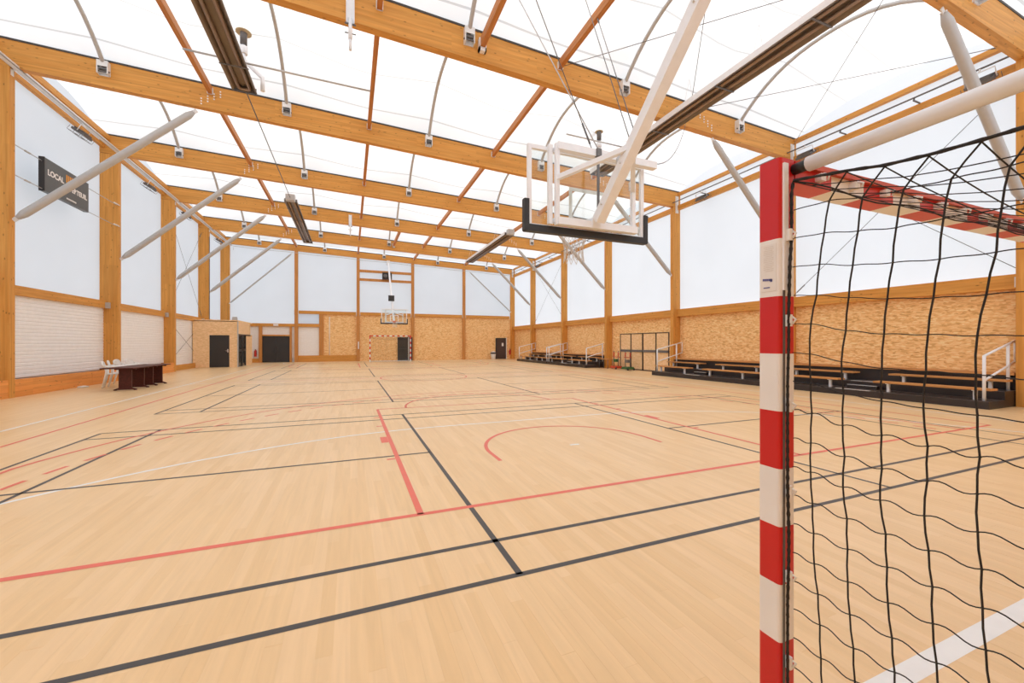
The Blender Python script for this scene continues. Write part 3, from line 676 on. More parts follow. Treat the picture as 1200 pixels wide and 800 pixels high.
# ---- radiant heaters
def heater(x0, x1, y0, y1, z0, label):
    t = thing('radiant_heater', label, 'heater', ((x0 + x1) / 2, (y0 + y1) / 2, z0), 'long radiant heaters under the roof')
    w = x1 - x0; xc = (x0 + x1) / 2
    pr = [(x0, z0), (x0 + .04, z0 + .02), (x0 + .12, z0 + .12), (x1 - .12, z0 + .12), (x1 - .04, z0 + .02), (x1, z0), (x1, z0 + .02), (x1 - .11, z0 + .15), (x0 + .11, z0 + .15), (x0, z0 + .02)]
    obj('reflector', MB().prism_ax(pr, y0, y1, 1), 'heater', t)
    for x in (xc - .13, xc + .13): obj('burner_tube', MB().tube([(x, y0 + .1, z0 + .055), (x, y1 - .1, z0 + .055)], .042, 10), 'heater_tube', t)
    obj('return_bend', MB().tube([(xc + .13 * cos(a), y1 - .1 + .13 * sin(a) * .5, z0 + .055) for a in [pi * k / 8 for k in range(9)]], .042, 8), 'heater_tube', t)
    for k in range(4):
        y = y0 + (y1 - y0) * (k + .5) / 4
        obj('tube_hanger', MB().box(x0 - .02, x1 + .02, y - .02, y + .02, z0 - .006, z0 + .006), 'dark_steel', t)
    obj('side_strip', MB().prism_ax([(x0 - .012, z0 + .02), (x0 - .012, z0 + .17), (x0 + .10, z0 + .17), (x0 + .10, z0 + .155), (x0, z0 + .15), (x0, z0 + .02)], y0, y1, 1), 'white_metal', t)
    for y in (y0 - .02, y1): obj('end_cap', MB().box(x0 + .02, x1 - .02, y, y + .02, z0, z0 + .15), 'dark_steel', t)
    obj('burner_box', MB().cbox(xc - .2, xc + .2, y0 - .35, y0 - .02, z0, z0 + .28, .02), 'steel_tube', t)
    mb = MB()
    for k in range(5):
        y = y0 + .4 + (y1 - y0 - .8) * k / 4
        mb.tube([(x0 + .11, y, z0 + .15), (xc, y, ztop(xc) + .0), ], .005, 4).tube([(x1 - .11, y, z0 + .15), (xc, y, ztop(xc) + .0)], .005, 4)
    obj('suspension_chain', mb, 'steel', t)
heater(-2.96, -2.38, 4.0, 12.9, 8.30, 'long brown radiant heater on the sign side, with the flue beside it')
heater(-2.96, -2.38, 22.1, 30.7, 8.30, 'brown radiant heater on the sign side, far down the hall')
heater(8.42, 9.03, 4.0, 13.0, 7.83, 'long brown radiant heater passing behind the hoop mast')
heater(8.42, 9.03, 22.1, 30.7, 7.83, 'brown radiant heater seen below the near backboard, far down the hall')
def flue(x, y, zc, zlow, label, sx, cr):
    t = thing('flue_pipe', label, 'flue pipe', (x, y, zlow), 'heater flue pipes through the membrane')
    obj('collar', MB().lathe([(cr, -.02), (cr, 0), (cr * .55, .03)], (x, y, zc), 20), 'collar', t)
    obj('outlet', MB().lathe([(.085, -.32), (.085, 0), (.085, .3)], (x, y, zc), 14), 'dark_steel', t)
    obj('pipe', MB().lathe([(.08, -.2), (.1, -.18), (.1, 0), (.08, .02)], (x, y, zc - .4), 14).tube([(x, y, zc - .5), (x, y, zc - .75), (x + sx * .45, y, zc - 1.15), (x + sx * .45, y, zlow)], .055, 10), 'white_metal', t)
flue(-2.71, 12.95, memb_z(-2.71, .66) - .02, 8.45, 'white elbowed flue pipe beside the heater on the sign side', 1.0, .19)
flue(8.72, 12.85, memb_z(8.72, .64) - .02, 8.0, 'white flue pipe rising through the roof above the near hoop', -.3, .15)
for xx, nm in ((-3.92, 'left'), (9.62, 'right')):
    x0, x1 = (-3.86, .54) if nm == 'left' else (7.0, 9.56)
    tag(obj('gas_pipe', MB().tube([(x0, 12.3, 8.75), (x1, 12.3, 8.75 - .02)], .025, 8), 'steel_tube', origin=(x0, 12.3, 8.75)), 'thin grey gas pipe running across the roof on the %s side' % ('sign' if nm == 'left' else 'bleacher'), 'pipe')
wire((-2.67, 12.95, 8.40), (-2.67, 21.75, 8.42), 'thin dark cable strung between the two sign side heaters', .016, grp='heater cables', fork=False)
# hanging connection plates on the beams at mid court
for i in (2, 5):
    y = F[i] - TH
    t = thing('beam_hook', 'white hook plate hanging from the %s' % ('nearest roof beam at top centre' if i == 2 else 'far roof beam above mid court'), 'hook', (0, y - .05, 7.75), 'white hooks under the beams')
    obj('plate', MB().box(-.085, .085, y - .03, y, 8.30, 8.95).box(-.085, -.07, y - .09, y - .03, 8.3, 8.95).box(.07, .085, y - .09, y - .03, 8.3, 8.95), 'white_metal', t)
    obj('stem', MB().tube([(0, y - .06, 8.4), (0, y - .06, 7.95)], .04, 10).tube([(0, y - .06, 7.95), (0, y - .06, 7.72)], .032, 10), 'white_metal', t)
    obj('pin', MB().tube([(-.11, y - .06, 8.28), (.11, y - .06, 8.28)], .02, 6).tube([(-.11, y - .06, 8.08), (.11, y - .06, 8.08)], .012, 6), 'dark_steel', t)

# ================================================================== BASKETBALL HOOPS
def hoop(yb, s, label, far):
    """s = +1: rim points to +Y (near hoop), -1: far hoop. Everything is placed from the board plane."""
    Y = lambda d: yb + s * d                       # d > 0 toward the court
    xc = 2.965; zb = 2.90
    t = thing('basketball_hoop', label, 'basketball hoop', (xc, yb, zb), 'ceiling hung basketball hoops')
    x0, x1, z1 = xc - .90, xc + .90, zb + 1.05
    obj('glass_board', MB().box(x0 + .02, x1 - .02, Y(-.006), Y(.006), zb + .02, z1 - .02), 'glass', t)
    mb = MB()
    for a, b in ((x0, x0 + .05), (x1 - .05, x1)): mb.box(a, b, Y(-.03), Y(.015), zb, z1)
    mb.box(x0 + .05, x1 - .05, Y(-.03), Y(.015), z1 - .05, z1).box(x0 + .05, x1 - .05, Y(-.03), Y(.015), zb, zb + .05)
    obj('board_frame', mb, 'white_metal', t)
    mb = MB()   # target rectangle print on the glass
    for a, b, c, d in ((xc - .295, xc - .245, zb + .15, zb + .60), (xc + .245, xc + .295, zb + .15, zb + .60), (xc - .245, xc + .245, zb + .55, zb + .60), (xc - .245, xc + .245, zb + .15, zb + .20)):
        mb.box(a, b, Y(.0065), Y(.0085), c, d)
    obj('target_rectangle', mb, 'white', t)
    p = .055   # padding, U shaped
    pts = [(x0 - p, zb + .35), (x0 - p, zb - p + .015), (x0 - p + .015, zb - p), (x1 + p - .015, zb - p), (x1 + p, zb - p + .015), (x1 + p, zb + .35), (x1 - .01, zb + .35), (x1 - .01, zb + .035), (x0 + .01, zb + .035), (x0 + .01, zb + .35)]
    mb = MB(); n = len(pts)
    for q in ((0, 1, 8, 9), (1, 2, 8), (2, 3, 7, 8), (3, 4, 7), (4, 5, 6, 7)):
        o = [(pts[k][0], pts[k][1]) for k in q]; mb.prism_ax(o, Y(-.05), Y(.03), 1)
    obj('padding', mb, 'black', t)
    # carrying frame behind the board
    fy = -.14; sq = .052
    B = lambda mb, a, b, w=sq: mb.bar((a[0], Y(a[1]), a[2]), (b[0], Y(b[1]), b[2]), w, w)
    fr = MB(); xa, xb = xc - .55, xc + .62
    B(fr, (xa, fy, zb + .03), (xa, fy, z1)); B(fr, (xa - .07, fy + .06, zb + .05), (xa - .07, fy + .06, z1)); B(fr, (xb, fy, zb + .03), (xb, fy, zb + .8))
    B(fr, (xa, fy, z1 - .03), (x1 + .1, fy, z1 - .03), .09); B(fr, (xa, fy, zb + .08), (xb + .05, fy, zb + .08), .09)
    for xx in (xa, xb): B(fr, (xx, fy, zb + .1), (xx, -.03, zb + .1), .05); B(fr, (xx, fy, z1 - .06), (xx, -.03, z1 - .06), .05)
    obj('carrying_frame', fr, 'white_metal', t)
    # mast leaning outward up to the end beam
    D = 5.0 if far else 5.6; top = (xc, -D, 8.22 if far else 8.12); bot = (xc, -.24, zb + .12)
    ma = obj('mast', MB().bar((bot[0], Y(bot[1]), bot[2]), (top[0], Y(top[1]), top[2]), .125, .125), 'white_metal', t)
    mid = (xc, -.92, zb + .12 + (top[2] - zb - .12) * (.92 - .24) / (D - .24))
    mb = MB(); B(mb, (xa, fy, zb + .62), mid, .058); B(mb, (xb, fy, zb + .62), mid, .058); B(mb, (xc - .2, -.1, zb + .09), (xc + .2, -.1, zb + .09), .06); B(mb, (xc, -.2, zb + .1), (xc, 0, zb + .13), .12)
    obj('brace_bar', mb, 'white_metal', t)
    for k, f in enumerate((.03, .1, .3, .5, .7)):
        q = Vector((bot[0], Y(bot[1]), bot[2])).lerp(Vector((top[0], Y(top[1]), top[2])), f); obj('bolt', MB().tube([q + Vector((-.085, 0, 0)), q + Vector((.085, 0, 0))], .014, 6), 'steel', ma)
    obj('hinge', MB().box(xc - .12, xc + .12, Y(-D - .12), Y(-D + .12), 8.05, 8.3 + (.1 if far else 0)), 'steel', ma)
    obj('winch', MB().lathe([(.05, 0), (.06, .02), (.06, .16), (.05, .18)], (xc + .08, Y(-.6), zb + .62), 12), 'steel_tube', t)
    # rim, bracket, net
    rc = Vector((xc, Y(.38), zb + .15)); R = .23
    ri = obj('rim', MB().tube([rc + Vector((R * cos(a), R * sin(a), 0)) for a in [2 * pi * k / 28 for k in range(28)]], .010, 8, closed=True), 'orange', t, label='orange rim')
    obj('rim_bracket', MB().box(xc - .09, xc + .09, Y(.01), Y(.03), zb + .05, zb + .19).box(xc - .07, xc + .07, Y(.03), Y(.15), zb + .135, zb + .15).bar((xc - .07, Y(.03), zb + .07), (xc - .06, Y(.15), zb + .14), .012, .02).bar((xc + .07, Y(.03), zb + .07), (xc + .06, Y(.15), zb + .14), .012, .02), 'orange', ri)
    mb = MB(); n = 12; lv = 5
    def N(k, l):
        r = [R, .185, .15, .13, .135, .15][l]; a = 2 * pi * (k + .5 * l) / n; return rc + Vector((r * cos(a), r * sin(a), -.09 * l - .005))
    for l in range(lv):
        for k in range(n):
            mb.tube([N(k, l), N(k, l + 1)], .004, 4, caps=False); mb.tube([N(k, l), N(k - 1, l + 1)], .004, 4, caps=False)
    obj('net', mb, 'netwhite', t)
    return t, Y, xc, zb, z1
tn, Yn, xc, zb, z1 = hoop(4.62, 1, 'near basketball hoop with glass backboard and black padding hanging overhead', False)
obj('pull_strap', MB().box(xc + .02, xc + .05, 4.43, 4.45, zb + .1, z1 - .03).box(xc, xc + .07, 4.41, 4.47, z1 - .08, z1 + .02), 'dark_steel', tn)
tf, Yf_, _, _, _ = hoop(30.25, -1, 'far basketball hoop hanging in front of the far wall', True)
sc_t = thing('shot_clock', 'dark square shot clock above the far backboard', 'shot clock', (2.8, 30.4, 4.45))
obj('case', MB().box(2.56, 2.98, 30.33, 30.45, 4.52, 4.94), 'dark_steel', sc_t); obj('screen', MB().box(2.58, 2.96, 30.322, 30.329, 4.54, 4.92), 'door_black', sc_t)
obj('bracket', MB().tube([(2.8, 30.4, 4.52), (2.8, 30.4, 3.95)], .02, 6).tube([(2.86, 30.4, 4.52), (2.95, 30.4, 3.95)], .02, 6), 'white_metal', sc_t)
# hoist timbers carrying the winches
for ya, yb, s in ((F[1], F[2] - TH, 'nearer, above the near hoop'), (F[5], F[6] - TH, 'farther, above the far hoop')):
    z = ztop(CX) - .30
    t = thing('hoist_beam', 'short reddish hoist timber between two roof beams, %s' % s, 'beam', (CX, ya, z), 'hoist timbers')
    obj('timber', MB().box(CX - .06, CX + .06, ya, yb, z - .11, z + .11), 'pur_y', t)
    ye = yb if ya < 10 else ya
    sg = -1 if ya < 10 else 1
    for yy, g in ((ya, 1), (yb, -1)): obj('hanger', MB().box(CX - .09, CX - .061, yy, yy + g * .12, z - .2, z + .1).box(CX + .061, CX + .09, yy, yy + g * .12, z - .2, z + .1).box(CX - .09, CX + .09, yy, yy + g * .12, z - .2, z - .115), 'white_metal', t)
# near hoop rigging
wire((CX + .05, 4.45, z1 + .02), (CX, 7.4, ztop(CX) - .42), 'hoist cable rising from the near backboard top to the hoist timber', .009, mat='steel_tube', grp='hoop rigging cables')
wire((CX + .35, 4.2, z1 + .1), (4.4, 7.3, ztop(4.4) + .3), 'thin cable rising from the mast foot to the roof', .007, grp='hoop rigging cables')
wire((CX + .45, 4.2, z1 + .15), (PUR_X[2], 7.6, ztop(PUR_X[2]) - .2), 'thin dotted cable beside the mast rising to a purlin', .008, grp='hoop rigging cables')
wire((CX + .95, 4.48, z1), (9.3, 9.2, 8.0), 'slack control cable from the near backboard to a heater', .008, sag=.35, grp='hoop rigging cables', fork=False)
wire((.62, 4.5, ztop(.62) - .2), (CX, 4.5, z1), 'thin stay cable rising steeply from the near backboard', .006, grp='hoop rigging cables')

# ================================================================== HANDBALL GOALS
def goal(yl, s, label, full):
    """s=+1: net stretches to -Y (near goal)"""
    Y = lambda d: yl - s * d                        # d > 0 goes behind the goal line
    xl, xr = 1.375, 4.535
    t = thing('handball_goal', label, 'goal', ((xl + xr) / 2, yl, 0), 'red and white handball goals')
    y0, y1 = Y(-.04), Y(.04)
    bands = [(0, .2, 1), (.2, .4, 0), (.4, .6, 1), (.6, .8, 0), (.8, 1.0, 1), (1.0, 1.2, 0), (1.2, 1.4, 1), (1.4, 1.6, 0), (1.6, 1.8, 1), (1.8, 2.08, 0)]
    for xa in (xl, xr - .08):
        mb = MB()
        lo, hi = sorted((y0, y1)); r = .012
        prof = []
        for cx, cy, a0 in ((xa + .08 - r, hi - r, 0), (xa + r, hi - r, pi / 2), (xa + r, lo + r, pi), (xa + .08 - r, lo + r, 1.5 * pi)):
            prof += [(cx + r * cos(a0 + pi / 2 * k / 3), cy + r * sin(a0 + pi / 2 * k / 3)) for k in range(4)]
        for z0, z1_, c in bands: mb.prism(prof, z0, z1_ if z1_ == 2.08 else z1_, 1 if c else 0)
        po = obj('post', mb, ['red', 'white'], t)
        # rear groove with the pale clip rail
        yr = Y(.04)
        obj('clip_rail', MB().box(xa + .012, xa + .034, yr, Y(.047), 1.62, 2.06), 'white_metal', po)
        obj('rear_groove', MB().box(xa + .014, xa + .024, yr, Y(.042), .02, 1.62), 'dark_steel', po)
        if full:
            for z in [.335 + .295 * k for k in range(6)]:
                obj('net_clip', MB().cbox(*sorted((xa + .022, xa + .038)), *sorted((Y(.041), Y(.06))), z - .02, z + .02, .003).tube([(xa + .034, Y(.058), z + .012), (xa + .042, Y(.066), z + .004), (xa + .034, Y(.06), z - .012)], .004, 5), 'white', po)
    mb = MB(); x = xl; c = 0
    edges = [xl + .08, xl + .28] + [xl + .28 + .2 * k for k in range(1, 14)] + [xr - .28, xr - .08]
    edges = [xl + .08, xl + .28]
    while edges[-1] < xr - .30: edges.append(edges[-1] + .2)
    edges[-1] = xr - .28; edges.append(xr - .08)
    for k in range(len(edges) - 1): mb.box(edges[k], edges[k + 1], y0, y1, 2.0, 2.08, k % 2)
    cb = obj('crossbar', mb, ['red', 'white'], t)
    obj('clip_rail', MB().box(xl + .08, xr - .08, Y(.04), Y(.055), 2.055, 2.075), 'redor' if full else 'white', cb)
    if full:
        for k in range(14):
            xx = xl + .2 + .2 * k
            obj('net_clip', MB().box(xx - .014, xx + .014, Y(.04), Y(.062), 2.02, 2.045).tube([(xx, Y(.06), 2.045), (xx, Y(.08), 2.035), (xx, Y(.075), 2.015)], .004, 5), 'white', cb)
    # rear frame
    D = 1.06
    for xa in (xl + .07, xr - .07):
        path = [(xa, Y(.09), 2.045), (xa, Y(D - .12), 2.045), (xa, Y(D - .04), 2.01), (xa, Y(D), 1.93), (xa, Y(D), .03)]
        obj('stay_tube', MB().tube(path, .025, 12), 'white_metal', t)
        obj('ferrule', MB().tube([(xa, Y(.042), 2.045), (xa, Y(.10), 2.045)], .019, 12), 'black', t)
        obj('foot_tube', MB().tube([(xa, Y(.05), .03), (xa, Y(D), .03)], .025, 8), 'white_metal', t)
    obj('rear_bar', MB().tube([(xl + .07, Y(D), .03), (xr - .07, Y(D), .03)], .025, 8), 'white_metal', t)
    # net of 10 cm mesh
    rn, rv = (.0019, .0025) if full else (.0018, .0018)
    ns = 4 if full else 3
    def sag(a, b, amp, k=8):
        a, b = Vector(a), Vector(b)
        return [a.lerp(b, i / k) + Vector((0, 0, amp * sin(2 * pi * i / k))) for i in range(k + 1)]
    nd, nz, nx = 10, 20, 31
    xs0, xs1 = xl + .045, xr - .045
    rng = random.Random(3)
    def side_pt(x, j, k):
        d = .055 if j == 0 else .112 + .0955 * (j - 1); z = .025 + .0985 * k
        w = min(1, j * 1.0)
        lean = w * (.13 * max(0, z - 1.48) + .05 * max(0, 1.05 - z) + (.036 if k == nz else 0))
        drop = w * (.046 * (1 - math.exp(-max(0, j - 1) / 1.5)) * min(1, max(.25, (z - .6) / .6)) + (.026 if k == nz else 0))
        jit = .004 if 0 < j and k < nz else 0
        return Vector((x + rng.uniform(-jit, jit) + .004 * sin(k * 1.7), Y(d + lean + rng.uniform(-jit, jit)), z - drop - .004 * (j > 0) + rng.uniform(-jit, jit) * .6))
    net = MB()
    G = {}
    for x in (xs0, xs1):
        g = [[side_pt(x, j, k) for k in range(nz + 1)] for j in range(nd + 1)]; G[x] = g
        for j in range(nd + 1):
            for k in range(nz):
                if j: net.tube([g[j][k], g[j][k].lerp(g[j][k + 1], .5) + Vector((0, .002, 0)), g[j][k + 1]], rv, ns, caps=False)
                if j < nd:
                    amp = (.0065 if j else .004) * (1 if k < 13 else .2)
                    net.tube(sag(g[j][k], g[j + 1][k], amp if full else 0, 8 if full else 1), rn, ns, caps=False)
            if full and 0 < j < nd:
                for k in range(nz): net.add([g[j][k] + Vector(q) for q in ((.004, 0, 0), (-.004, 0, 0), (0, .004, 0), (0, -.004, 0), (0, 0, .005), (0, 0, -.005))], [(0, 2, 4), (2, 1, 4), (1, 3, 4), (3, 0, 4), (2, 0, 5), (1, 2, 5), (3, 1, 5), (0, 3, 5)])
    # roof of the net
    def top_pt(i, j):
        u = i / nx; x = xs0 + (xs1 - xs0) * u
        e = G[xs0][j][nz]; e2 = G[xs1][j][nz]; b = e.lerp(e2, u)
        d = j / nd
        z = b.z - .30 * d ** .8 * (1 - abs(2 * u - 1) ** 3) if full else b.z - .2 * d * (1 - abs(2 * u - 1) ** 3)
        return Vector((x, b.y, z))
    T = [[top_pt(i, j) for j in range(nd + 1)] for i in range(nx + 1)]
    for i in range(nx + 1):
        for j in range(nd + 1):
            if j < nd and 0 < i < nx: net.tube([T[i][j], T[i][j + 1]], rn, ns, caps=False)
            if i < nx: net.tube([T[i][j], T[i + 1][j]], rn, ns, caps=False)
    # back of the net
    for i in range(1, nx):
        pth = [T[i][nd].lerp(Vector((T[i][nd].x, Y(D - .03), .05)), k / 10) for k in range(11)]; net.tube(pth, rn, ns, caps=False)
    for k in range(nz):
        f = 1 - (k + .0) / nz
        net.tube([T[i][nd].lerp(Vector((T[i][nd].x, Y(D - .03), .05)), f) for i in range(0, nx + 1)], rn, ns, caps=False)
    obj('net', net, 'cord', t, label='black net of ten centimetre mesh')
    # braided edge rope
    ro = MB()
    pth = [Vector((xl + .018 + .02 * min(1, max(0, (.05 * k - 1.5) / .25)) + .006 * max(0, sin(k * .42 + 2)), Y(.054), .05 + .05 * k)) for k in range(39)] + [G[xs0][j][nz] + Vector((0, 0, .004)) for j in range(nd + 1)]
    rr = .0045 if full else .006
    ro.tube(pth, rr, 6)
    if full:    # braid
        for ph in (0, pi):
            q = []; L = len(pth)
            for i in range(L - 1):
                for k in range(4):
                    p = pth[i].lerp(pth[i + 1], k / 4); a = (i * 4 + k) * 1.25 + ph; dv = (pth[i + 1] - pth[i]).normalized(); u = dv.orthogonal().normalized(); w = dv.cross(u)
                    q.append(p + (u * cos(a) + w * sin(a)) * .0028)
            ro.tube(q, .0032, 4, caps=False)
    ro.tube([Vector((xs1, Y(.07), .05)), Vector((xs1, Y(.07), 2.0))] + [G[xs1][j][nz] for j in range(nd + 1)], rr, 6).tube([T[i][0] + Vector((0, 0, .01 * sin(i))) for i in range(nx + 1)], rr * .7, 5)
    obj('edge_rope', ro, 'cord', t)
    return t
gn = goal(.98, 1, 'near red and white handball goal with large black net', True)
# instruction sticker on the white band of the near post
st = MB().box(1.3735, 1.3748, .952, 1.008, 1.62, 1.785)
tag(obj('warning_sticker', st, 'paper', gn), 'pale instruction sticker with small print', 'sticker'); 
stk = gn.children[-1]
for k in list(stk.keys()):
    if k == 'category': del stk[k]
mb = MB()
for k in range(14): mb.box(1.3728, 1.3735, .962 + (.004 if k % 3 == 2 else 0), .998 - .006 * (k % 4 == 1), 1.777 - .0065 * k, 1.7748 - .0065 * k)
obj('small_print', mb, 'greyink', stk)
mb = MB().box(1.3726, 1.3735, .966, .974, 1.652, 1.662)
for k in range(6): mb.box(1.3726, 1.3735, .969 + .0055 * k, .9735 + .0055 * k, 1.655 + .0006 * k, 1.663 + .0006 * k)
mb.box(1.3726, 1.3735, .975, .998, 1.631, 1.635)
obj('blue_stamp', mb, 'blueink', stk)
goal(2 * MIDY - 1.9, -1, 'distant small red and white handball goal by the end wall', False)

# ================================================================== BLEACHERS
def bleacher(y0, y1, aisles, leg_step, label, rails):
    t = thing('bleacher', label, 'bleacher', (13.6, (y0 + y1) / 2, 0), 'low wooden bleachers along the right wall')
    XF, X2, X3, XW = 12.85, 13.59, 14.20, XR - .01
    def lvl(x0, x1, z, nm):
        o = obj(nm, MB().box(x0, x1, y0, y1, 0, z - .012), 'ply', t)
        obj('tread', MB().box(x0, x1, y0, y1, z - .012, z), 'ply_top', o); return o
    lvl(XF, X2, .17, 'platform_step'); lvl(X2, X3, .36, 'platform_step')
    obj('back_board', MB().box(X3, XW, y0, y1, 0, .71), 'ply', t)
    obj('top_seat', MB().box(X3 - .10, XW, y0 + .02, y1 - .02, .705, .76), 'bench', t)
    segs = []; a = y0 + .02
    for p, q in aisles: segs.append((a, p)); a = q
    segs.append((a, y1 - .02))
    for row, (xs, zf, zt) in enumerate(((13.0, .17, .435), (13.72, .36, .61))):
        for a, b in segs:
            o = obj('bench_seat', MB().box(xs, xs + .32, a, b, zt - .042, zt), 'bench', t)
            n = max(2, int(round((b - a) / leg_step)) + 1)
            for k in range(n):
                y = a + .28 + (b - a - .56) * k / (n - 1)
                obj('leg', MB().box(xs + .10, xs + .16, y - .03, y + .03, zf, zt - .045).box(xs + .03, xs + .28, y - .025, y + .025, zt - .06, zt - .04), 'white_metal', o)
    for p, q in aisles:
        obj('aisle_step', MB().box(X2 - .3, X2, p + .06, q - .06, .17, .265), 'ply', t)
        obj('step_nosing', MB().box(XF - .004, XF + .05, p, q, .168, .176).box(X2 - .304, X2 - .25, p + .06, q - .06, .262, .27).box(X2 - .004, X2 + .04, p, q, .358, .366), 'white', t)
    for y in rails:
        mb = MB(); f = .021
        mb.tube([(12.97, y, .17), (12.97, y, 1.17)], .03, 8).tube([(14.10, y, .36), (14.10, y, 1.42)], .03, 8).tube([(14.44, y, 1.0), (14.44, y, 1.5)], f, 8)
        mb.tube([(12.97, y, 1.16), (14.44, y, 1.50)], .026, 8).tube([(12.97, y, .62), (14.44, y, 1.01)], .024, 8)
        obj('guard_rail', mb, 'white_metal', t)
bleacher(4.22, 14.72, [(6.38, 7.20), (12.03, 12.76)], 1.5, 'long near bleacher behind the goal net with dark steps and wooden benches', (4.33, 14.5))
bleacher(20.35, 25.38, [(22.6, 23.35)], 1.4, 'far bleacher next to the boarded doors', (20.42, 25.25))
bleacher(25.48, 30.85, [(27.8, 28.5)], 1.4, 'last bleacher, close to the corner with the dark brown door', (25.6, 30.6))

# ================================================================== TABLES AND CHAIRS
def table(x0, x1, y0, y1, label):
    t = thing('trestle_table', label, 'table', ((x0 + x1) / 2, (y0 + y1) / 2, 0), 'dark brown tables by the left wall')
    obj('table_top', MB().cbox(x0, x1, y0, y1, .67, .70, .02), 'table', t)
    xc_ = (x0 + x1) / 2
    xc_ += .08
    for y in (y0 + .34, y1 - .28):
        l = obj('leg_panel', MB().box(xc_ - .155, xc_ + .155, y - .025, y + .025, .07, .67), 'table', t)
        obj('foot', MB().prism_ax([(xc_ - .27, 0), (xc_ - .22, 0), (xc_ - .2, .02), (xc_ + .2, .02), (xc_ + .22, 0), (xc_ + .27, 0), (xc_ + .27, .03), (xc_ + .15, .08), (xc_ - .15, .08), (xc_ - .27, .03)], y - .04, y + .04, 1), 'table', l)
        obj('top_bearer', MB().box(xc_ - .26, xc_ + .26, y - .03, y + .03, .63, .67), 'table', l)
table(-6.90, -6.12, 15.60, 17.03, 'nearer dark brown panel-leg table beside the white chairs')
table(-6.90, -6.12, 17.05, 18.40, 'farther dark brown panel-leg table toward the box room')
def chair(loc, rz, label):
    x, y = loc
    t = thing('plastic_chair', label, 'chair', (0, 0, 0), 'white plastic garden chairs')
    obj('seat', MB().add([(-.2, -.22, .43), (.2, -.22, .43), (.22, .22, .45), (-.22, .22, .45), (-.2, -.22, .455), (.2, -.22, .455), (.22, .22, .475), (-.22, .22, .475)], [(3, 2, 1, 0), (4, 5, 6, 7), (0, 1, 5, 4), (1, 2, 6, 5), (2, 3, 7, 6), (3, 0, 4, 7)]), 'plastic', t)
    mb = MB()   # rounded slatted back, leaning back (back is at -y)
    for k in range(7):
        a = -.18 + .06 * k; h = .835 - abs(a) * .10
        mb.bar((a * .95, -.2, .45), (a * 1.1, -.31, h), .034, .012, 0, (0, 1, 0))
    mb.tube([(-.245, -.27, .68), (-.24, -.30, .76), (-.21, -.312, .815), (-.1, -.32, .845), (0, -.322, .85), (.1, -.32, .845), (.21, -.312, .815), (.24, -.30, .76), (.245, -.27, .68)], .026, 8)
    obj('backrest', mb, 'plastic', t)
    for s in (-1, 1):
        obj('armrest', MB().tube([(s * .245, -.27, .70), (s * .27, -.1, .66), (s * .27, .12, .655), (s * .255, .2, .62), (s * .25, .22, .46)], .022, 8), 'plastic', t)
        obj('leg', MB().tube([(s * .22, .2, .46), (s * .255, .255, 0)], [.032, .02], 8), 'plastic', t)
        obj('leg', MB().tube([(s * .215, -.2, .72), (s * .215, -.21, .45), (s * .25, -.30, 0)], [.02, .034, .02], 8), 'plastic', t)
    t.location = (x, y, 0); t.rotation_euler = (0, 0, rz)
    return t
c0 = chair((-7.16, 17.15), -1.25, 'white plastic chair at the near end of the brown tables, in front')
dup(c0, (-7.3, 17.80, 0), -1.2, 'white plastic chair just behind the front one, at the table end')
dup(c0, (-7.5, 18.75, 0), -1.5, 'white plastic chair behind the middle of the brown tables')
dup(c0, (-7.5, 19.6, 0), -1.6, 'white plastic chair behind the far half of the brown tables')
mb = MB().tube([(-8.14, 17.2, .03), (-8.05, 17.3, .035), (-7.96, 17.4, .03)], [.025, .04, .02], 8); tag(obj('scrap', mb, 'plastic', origin=(-8.05, 17.3, 0)), 'small white plastic bottle lying by the orange kerb', 'scrap')  # unidentified white plastic scrap on the floor

# ================================================================== SIGN ON THE LEFT WALL
sx = CL + .0
sg = thing('hanging_sign', 'dark banner sign with white lettering hung on wires between columns', 'sign', (sx, 17.0, 5.9))
obj('sign_panel', MB().box(sx - .12, sx + .0, 15.98, 18.10, 5.90, 6.88), 'sign', sg)
obj('sign_edge', MB().box(sx - .125, sx + .004, 15.96, 15.985, 5.89, 6.89), 'door_black', sg)
def text(body, size, loc, mat, parent, ry=True, name='lettering'):
    cu = bpy.data.curves.new(name, 'FONT'); cu.body = body; cu.size = size; cu.extrude = .002; cu.offset = .008; cu.space_character = 1.0
    o = bpy.data.objects.new(name, cu); C.objects.link(o)
    dg = bpy.context.evaluated_depsgraph_get(); me = bpy.data.meshes.new_from_object(o.evaluated_get(dg)); bpy.data.objects.remove(o)
    # stand the letters up in the YZ plane, reading toward +Y when seen from +X
    me.transform(Matrix(((0, 0, 1, 0), (1, 0, 0, 0), (0, 1, 0, 0), (0, 0, 0, 1))))
    me.transform(Matrix.Translation(Vector(loc) - root_loc(parent)))
    me.materials.clear(); me.materials.append(M[mat])
    q = bpy.data.objects.new(name, me); C.objects.link(q); q.parent = parent
    return q
text('LOCAL', .23, (sx + .003, 16.10, 6.42), 'signtext', sg); text('VERTEUIL', .215, (sx + .003, 17.08, 6.28), 'signtext', sg)
mb = MB()
for k in range(4): mb.box(sx + .001, sx + .005, 16.93 + .09 * k, 16.99 + .09 * k, 6.50 + .04 * k, 6.74)
obj('emblem', mb, 'signor', sg)
mb = MB()
for k in range(9): mb.box(sx + .001, sx + .005, 16.95 + .055 * k, 16.99 + .055 * k, 5.985, 6.03)
obj('small_print', mb, 'signtext', sg)
